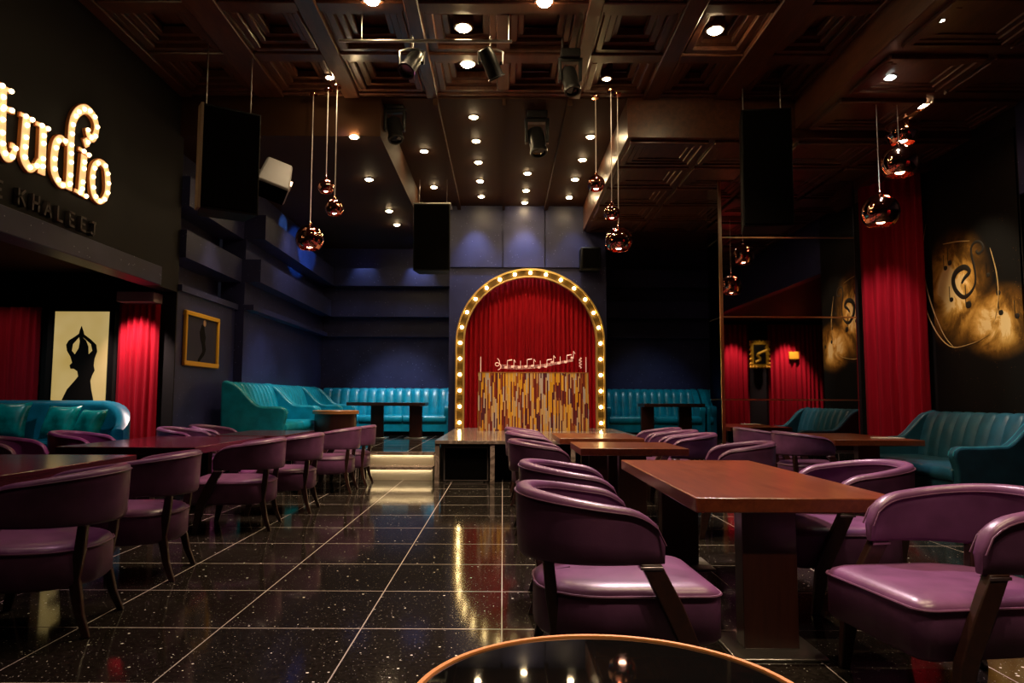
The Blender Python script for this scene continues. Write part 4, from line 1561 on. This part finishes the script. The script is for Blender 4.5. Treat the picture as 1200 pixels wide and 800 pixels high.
def moving_head(label, px, py_top, y, s=1.0):
    a = at_y(px, py_top, y)
    t = thing('moving_head', label, 'stage light', (a.x, y, a.z), 0, 'moving head lights')
    zc = ZC if y > YC else ZC + 0.1
    MB().tube([(-0.10 * s, 0, -0.02), (-0.10 * s, 0, zc - a.z)], 0.014, 8).build('hanger', M['steel'], t)
    MB().box(-0.13 * s, -0.11 * s, -0.10 * s, 0.13 * s, 0.11 * s, 0.02 * s).build('base', M['black_metal'], t, bevel=0.015)
    b = MB().box(-0.15 * s, -0.05 * s, -0.40 * s, -0.115 * s, 0.05 * s, -0.10 * s).box(0.115 * s, -0.05 * s, -0.40 * s, 0.15 * s, 0.05 * s, -0.10 * s).box(-0.15 * s, -0.05 * s, -0.14 * s, 0.15 * s, 0.05 * s, -0.10 * s)
    b.build('yoke', M['black_metal'], t, bevel=0.01)
    q = Vector((0.15, -0.25, -0.95)).to_track_quat('Z', 'Y').to_matrix().to_4x4()
    mt = Matrix.Translation((0, 0, -0.36 * s)) @ q
    h = MB().lathe([(0.05 * s, -0.17 * s), (0.095 * s, -0.14 * s), (0.105 * s, 0.0), (0.10 * s, 0.12 * s), (0.115 * s, 0.16 * s), (0.11 * s, 0.20 * s), (0.085 * s, 0.20 * s), (0.08 * s, 0.16 * s)], 24, mat=mt).build('head', M['black_metal'], t, angle=35)
    MB().lathe([(0.002, 0.185 * s), (0.082 * s, 0.18 * s)], 24, mat=mt, cap0=False, cap1=False).build('lens', M['glass_top'], h)
    return t


moving_head('black moving head light hanging right of centre before the stage', 629, 132, 10.2, 1.15)
moving_head('dark moving head light hanging left of the hanging speaker', 463, 122, 10.0, 1.0)
moving_head('dark moving head light near the middle pendant cables', 668, 62, 8.2, 0.9)

# ------------------------------------------------------------------ loudspeakers
def cabinet(name, label, c, w, d, h, rz=0.0, tilt=0.0, m=None, hang=None, edge=None, grille=True):
    t = thing(name, label, 'speaker', c, rz, 'hanging loudspeakers')
    t.rotation_euler = (tilt, 0, rz)
    b = MB().loft([[Vector((x, y, z)) for x, y in ((-w / 2, -d / 2), (w / 2, -d / 2), (w / 2 * .8, d / 2), (-w / 2 * .8, d / 2))] for z in (-h / 2, h / 2)])
    b.build('cabinet', m or M['black'], t, bevel=0.012)
    if grille:
        MB().box(-w / 2 + 0.02, -d / 2 - 0.014, -h / 2 + 0.03, w / 2 - 0.02, -d / 2, h / 2 - 0.03).build('grille', M['grille'], t, bevel=0.004)
    if hang:
        for s in (-1, 1):
            MB().tube([(s * w * .38, 0, h / 2 - 0.01), (s * w * .38, 0, hang - c[2])], 0.008, 6).build('hanger', M['steel'], t)
    if edge:
        MB().box(-w / 2 - 0.014, -d / 2 - 0.012, -h / 2, -w / 2 + 0.02, -d / 2 + 0.16, h / 2).build('side_edge', edge, t, bevel=0.004)
    return t


# large black array on the left
a, c = at_y(240, 130, 8.3), at_y(300, 250, 8.3)
cabinet('loudspeaker', 'tall black loudspeaker hanging on the left beside the grey one', ((a.x + c.x) / 2 - 0.08, 8.4, (a.z + c.z) / 2), c.x - a.x + 0.02, 0.42, a.z - c.z, R(33), hang=ZC + 0.05, edge=M['leg_edge'])
# grey speaker
p = at_y(321, 211, 9.3)
gs = thing('grey_loudspeaker', 'small grey loudspeaker angled down beside the tall black one', 'speaker', (p.x, 9.3, p.z))
gs.rotation_euler = (R(58), R(16), R(24))
MB().loft([[Vector((x, y, z)) for x, y in ((-.22, -.25), (.22, -.25), (.17, .25), (-.17, .25))] for z in (-.15, .15)]).build('cabinet', M['grey_box'], gs, bevel=0.03)
MB().box(-.20, -.262, -.13, .20, -.25, .13).build('grille', M['grille'], gs, bevel=0.006)
MB().box(0.20, -0.05, -0.05, 0.235, 0.05, 0.05).box(-0.235, -0.05, -0.05, -0.20, 0.05, 0.05).build('bracket', M['steel'], gs, bevel=0.004)
MB().tube([(0.0, 0.20, 0.0), (0.0, 0.36, 0.02), (-0.05, 0.60, -0.25)], 0.02, 8).build('hanger', M['black_metal'], gs)
# speaker hanging by the arch
a, c = at_y(485, 239, 13.2), at_y(527, 317, 13.2)
cs_ = cabinet('loudspeaker', 'black loudspeaker hung on two wires left of the arch', ((a.x + c.x) / 2, 13.4, (a.z + c.z) / 2), c.x - a.x, 0.45, a.z - c.z, hang=ZC)
MB().box(-(c.x - a.x) / 2 - 0.01, -0.24, (a.z - c.z) / 2, (c.x - a.x) / 2 + 0.01, 0.2, (a.z - c.z) / 2 + 0.02).build('top_plate', M['steel'], cs_)
# right array before the mirrored column
a, c = at_y(868, 132, 9.2), at_y(928, 268, 9.2)
cabinet('loudspeaker', 'tall black loudspeaker hanging before the mirrored column on the right', ((a.x + c.x) / 2, 9.3, (a.z + c.z) / 2), c.x - a.x, 0.5, a.z - c.z, R(-8), hang=ZC + 0.05)
# small box by the arch
p = at_y(692, 303, 14.9)
pj = thing('wall_speaker', 'small black wall speaker at the upper right of the arch', 'speaker', (p.x, 15.03, p.z))
MB().box(-0.21, -0.2, -0.24, 0.21, 0.19, 0.24).build('cabinet', M['black'], pj, bevel=0.03)
MB().box(-0.17, -0.215, -0.20, 0.17, -0.2, 0.20).build('grille', M['grille'], pj, bevel=0.006)
MB().box(-0.05, 0.18, -0.05, 0.05, 0.22, 0.05).build('bracket', M['black_metal'], pj)

# ------------------------------------------------------------------ coloured beams and added accent spots, mostly without fixtures
MAG = (1.0, 0.16, 0.62)
# par can magenta on the left tables; added pink spots, no fixtures, over the chairs
spot((-0.9, 7.5, zb - 0.4), (-3.65, 8.0, 0.7), 620, MAG, 30, 0.5, 0.09)
spot((-2.5, 4.4, 5.25), (-2.6, 4.5, 0.7), 130, (1.0, 0.52, 0.72), 46, 0.7, 0.09)
spot((-2.3, 7.4, 5.25), (-2.5, 7.4, 0.7), 145, (1.0, 0.48, 0.68), 50, 0.7, 0.09)
spot((-2.2, 9.5, 5.25), (-2.5, 10.0, 0.7), 115, (1.0, 0.50, 0.62), 40, 0.7, 0.09)
spot((1.35, 6.9, 5.1), (1.35, 3.6, 0.7), 1150, (1.0, 0.70, 0.78), 56, 0.7, 0.10)
spot((1.3, 6.2, 5.1), (1.3, 8.6, 0.7), 120, (1.0, 0.74, 0.80), 60, 0.7, 0.10)
# turquoise sofas
spot((-2.3, 12.0, 4.7), (-3.7, 12.9, 0.9), 330, (0.80, 0.95, 1.0), 48, 0.8, 0.08)
spot((-2.3, 14.2, 4.7), (-3.5, 15.0, 0.9), 220, (0.80, 0.95, 1.0), 44, 0.8, 0.08)
spot((-2.3, 14.6, 4.7), (-2.4, 16.6, 0.9), 520, (0.85, 0.95, 1.0), 46, 0.8, 0.08)
spot((3.3, 14.4, 4.7), (3.5, 16.6, 0.9), 120, (0.7, 0.95, 1.0), 46, 0.8, 0.08)
# glancing lights down the back walls
for x_, pw in ((-3.3, 70), (-2.0, 150), (-0.6, 150), (0.45, 170), (1.5, 50)):
    yw = YA if x_ > -1 else YB
    spot((x_, yw - 0.42, (ZC if x_ > -1 else ZS) - 0.08), (x_, yw - 0.1, 2.0), pw, (0.55, 0.70, 1.0), 70, 0.9, 0.04)
spot((-3.2, 13.0, ZS - 0.1), (-4.2, 13.6, 3.0), 60, (0.8, 0.85, 1.0), 80, 0.9, 0.05)
# curtains
spot((0.58, 14.3, 5.2), (0.58, 15.2, 1.9), 150, (1.0, 0.72, 0.5), 66, 0.8, 0.05)
spot((0.60, 12.2, 5.2), (0.60, 13.9, 1.2), 260, (1.0, 0.80, 0.55), 34, 0.7, 0.05)
spot((-4.95, 9.32, 2.58), (-4.98, 9.7, 1.2), 170, (1.0, 0.7, 0.65), 80, 0.8, 0.04)  # added spot without a fixture, brightens the alcove curtain
spot((-6.7, 9.0, 2.88), (-6.6, 9.6, 0.9), 12, (1.0, 0.8, 0.7), 90, 0.8, 0.04)
spot((-5.7, 8.0, 2.88), (-5.7, 9.2, 0.8), 32, (0.7, 0.95, 1.0), 90, 0.8, 0.04)
spot((4.9, 10.2, 4.6), (5.9, 11.4, 1.9), 230, (1.0, 0.72, 0.7), 46, 0.8, 0.05)
spot((7.6, 0.15, 3.8), (7.7, -0.5, 1.0), 330, (1.0, 0.7, 0.65), 60, 0.7, 0.04)
spot((9.4, 0.15, 3.8), (9.5, -0.5, 1.0), 480, (1.0, 0.7, 0.65), 60, 0.7, 0.04)
spot((8.5, 0.8, 3.8), (8.5, -0.5, 2.7), 40, (1.0, 0.85, 0.6), 30, 0.7, 0.04)
# mural and petrol sofa
spot((4.7, 9.5, 4.8), (6.5, 9.45, 2.45), 330, (1.0, 0.82, 0.55), 44, 0.8, 0.05)
spot((4.7, 8.4, 4.9), (5.9, 9.3, 0.6), 300, (0.85, 1.0, 1.0), 44, 0.8, 0.05)
# blue beams on the upper left wall
spot((-1.9, 12.2, 4.0), (-4.2, 14.6, 4.25), 900, (0.08, 0.42, 1.0), 18, 0.4, 0.04)
spot((-1.9, 12.2, 4.0), (-4.35, 13.9, 4.6), 600, (0.3, 0.8, 1.0), 9, 0.4, 0.04)
# added spot in mid-air, no fixture, brightening the framed picture
spot((-3.6, 10.6, 4.6), (-4.5, 10.7, 2.2), 120, WARM, 40, 0.8, 0.05)

# ------------------------------------------------------------------ world and colour
w = bpy.data.worlds.new('world')
scene.world = w
w.use_nodes = True
w.node_tree.nodes['Background'].inputs[0].default_value = (0.02, 0.02, 0.03, 1)
w.node_tree.nodes['Background'].inputs[1].default_value = 0.2
vs = scene.view_settings
scene.display_settings.display_device = 'sRGB'
vs.view_transform = 'Standard'
vs.look = 'None'
vs.exposure = 0.0
vs.gamma = 1.0
vs.use_curve_mapping = False
cy = scene.cycles
cy.use_denoising = True
cy.max_bounces = 8
cy.diffuse_bounces = 4
cy.glossy_bounces = 5
cy.sample_clamp_indirect = 4.0
cy.caustics_reflective = False
cy.caustics_refractive = False
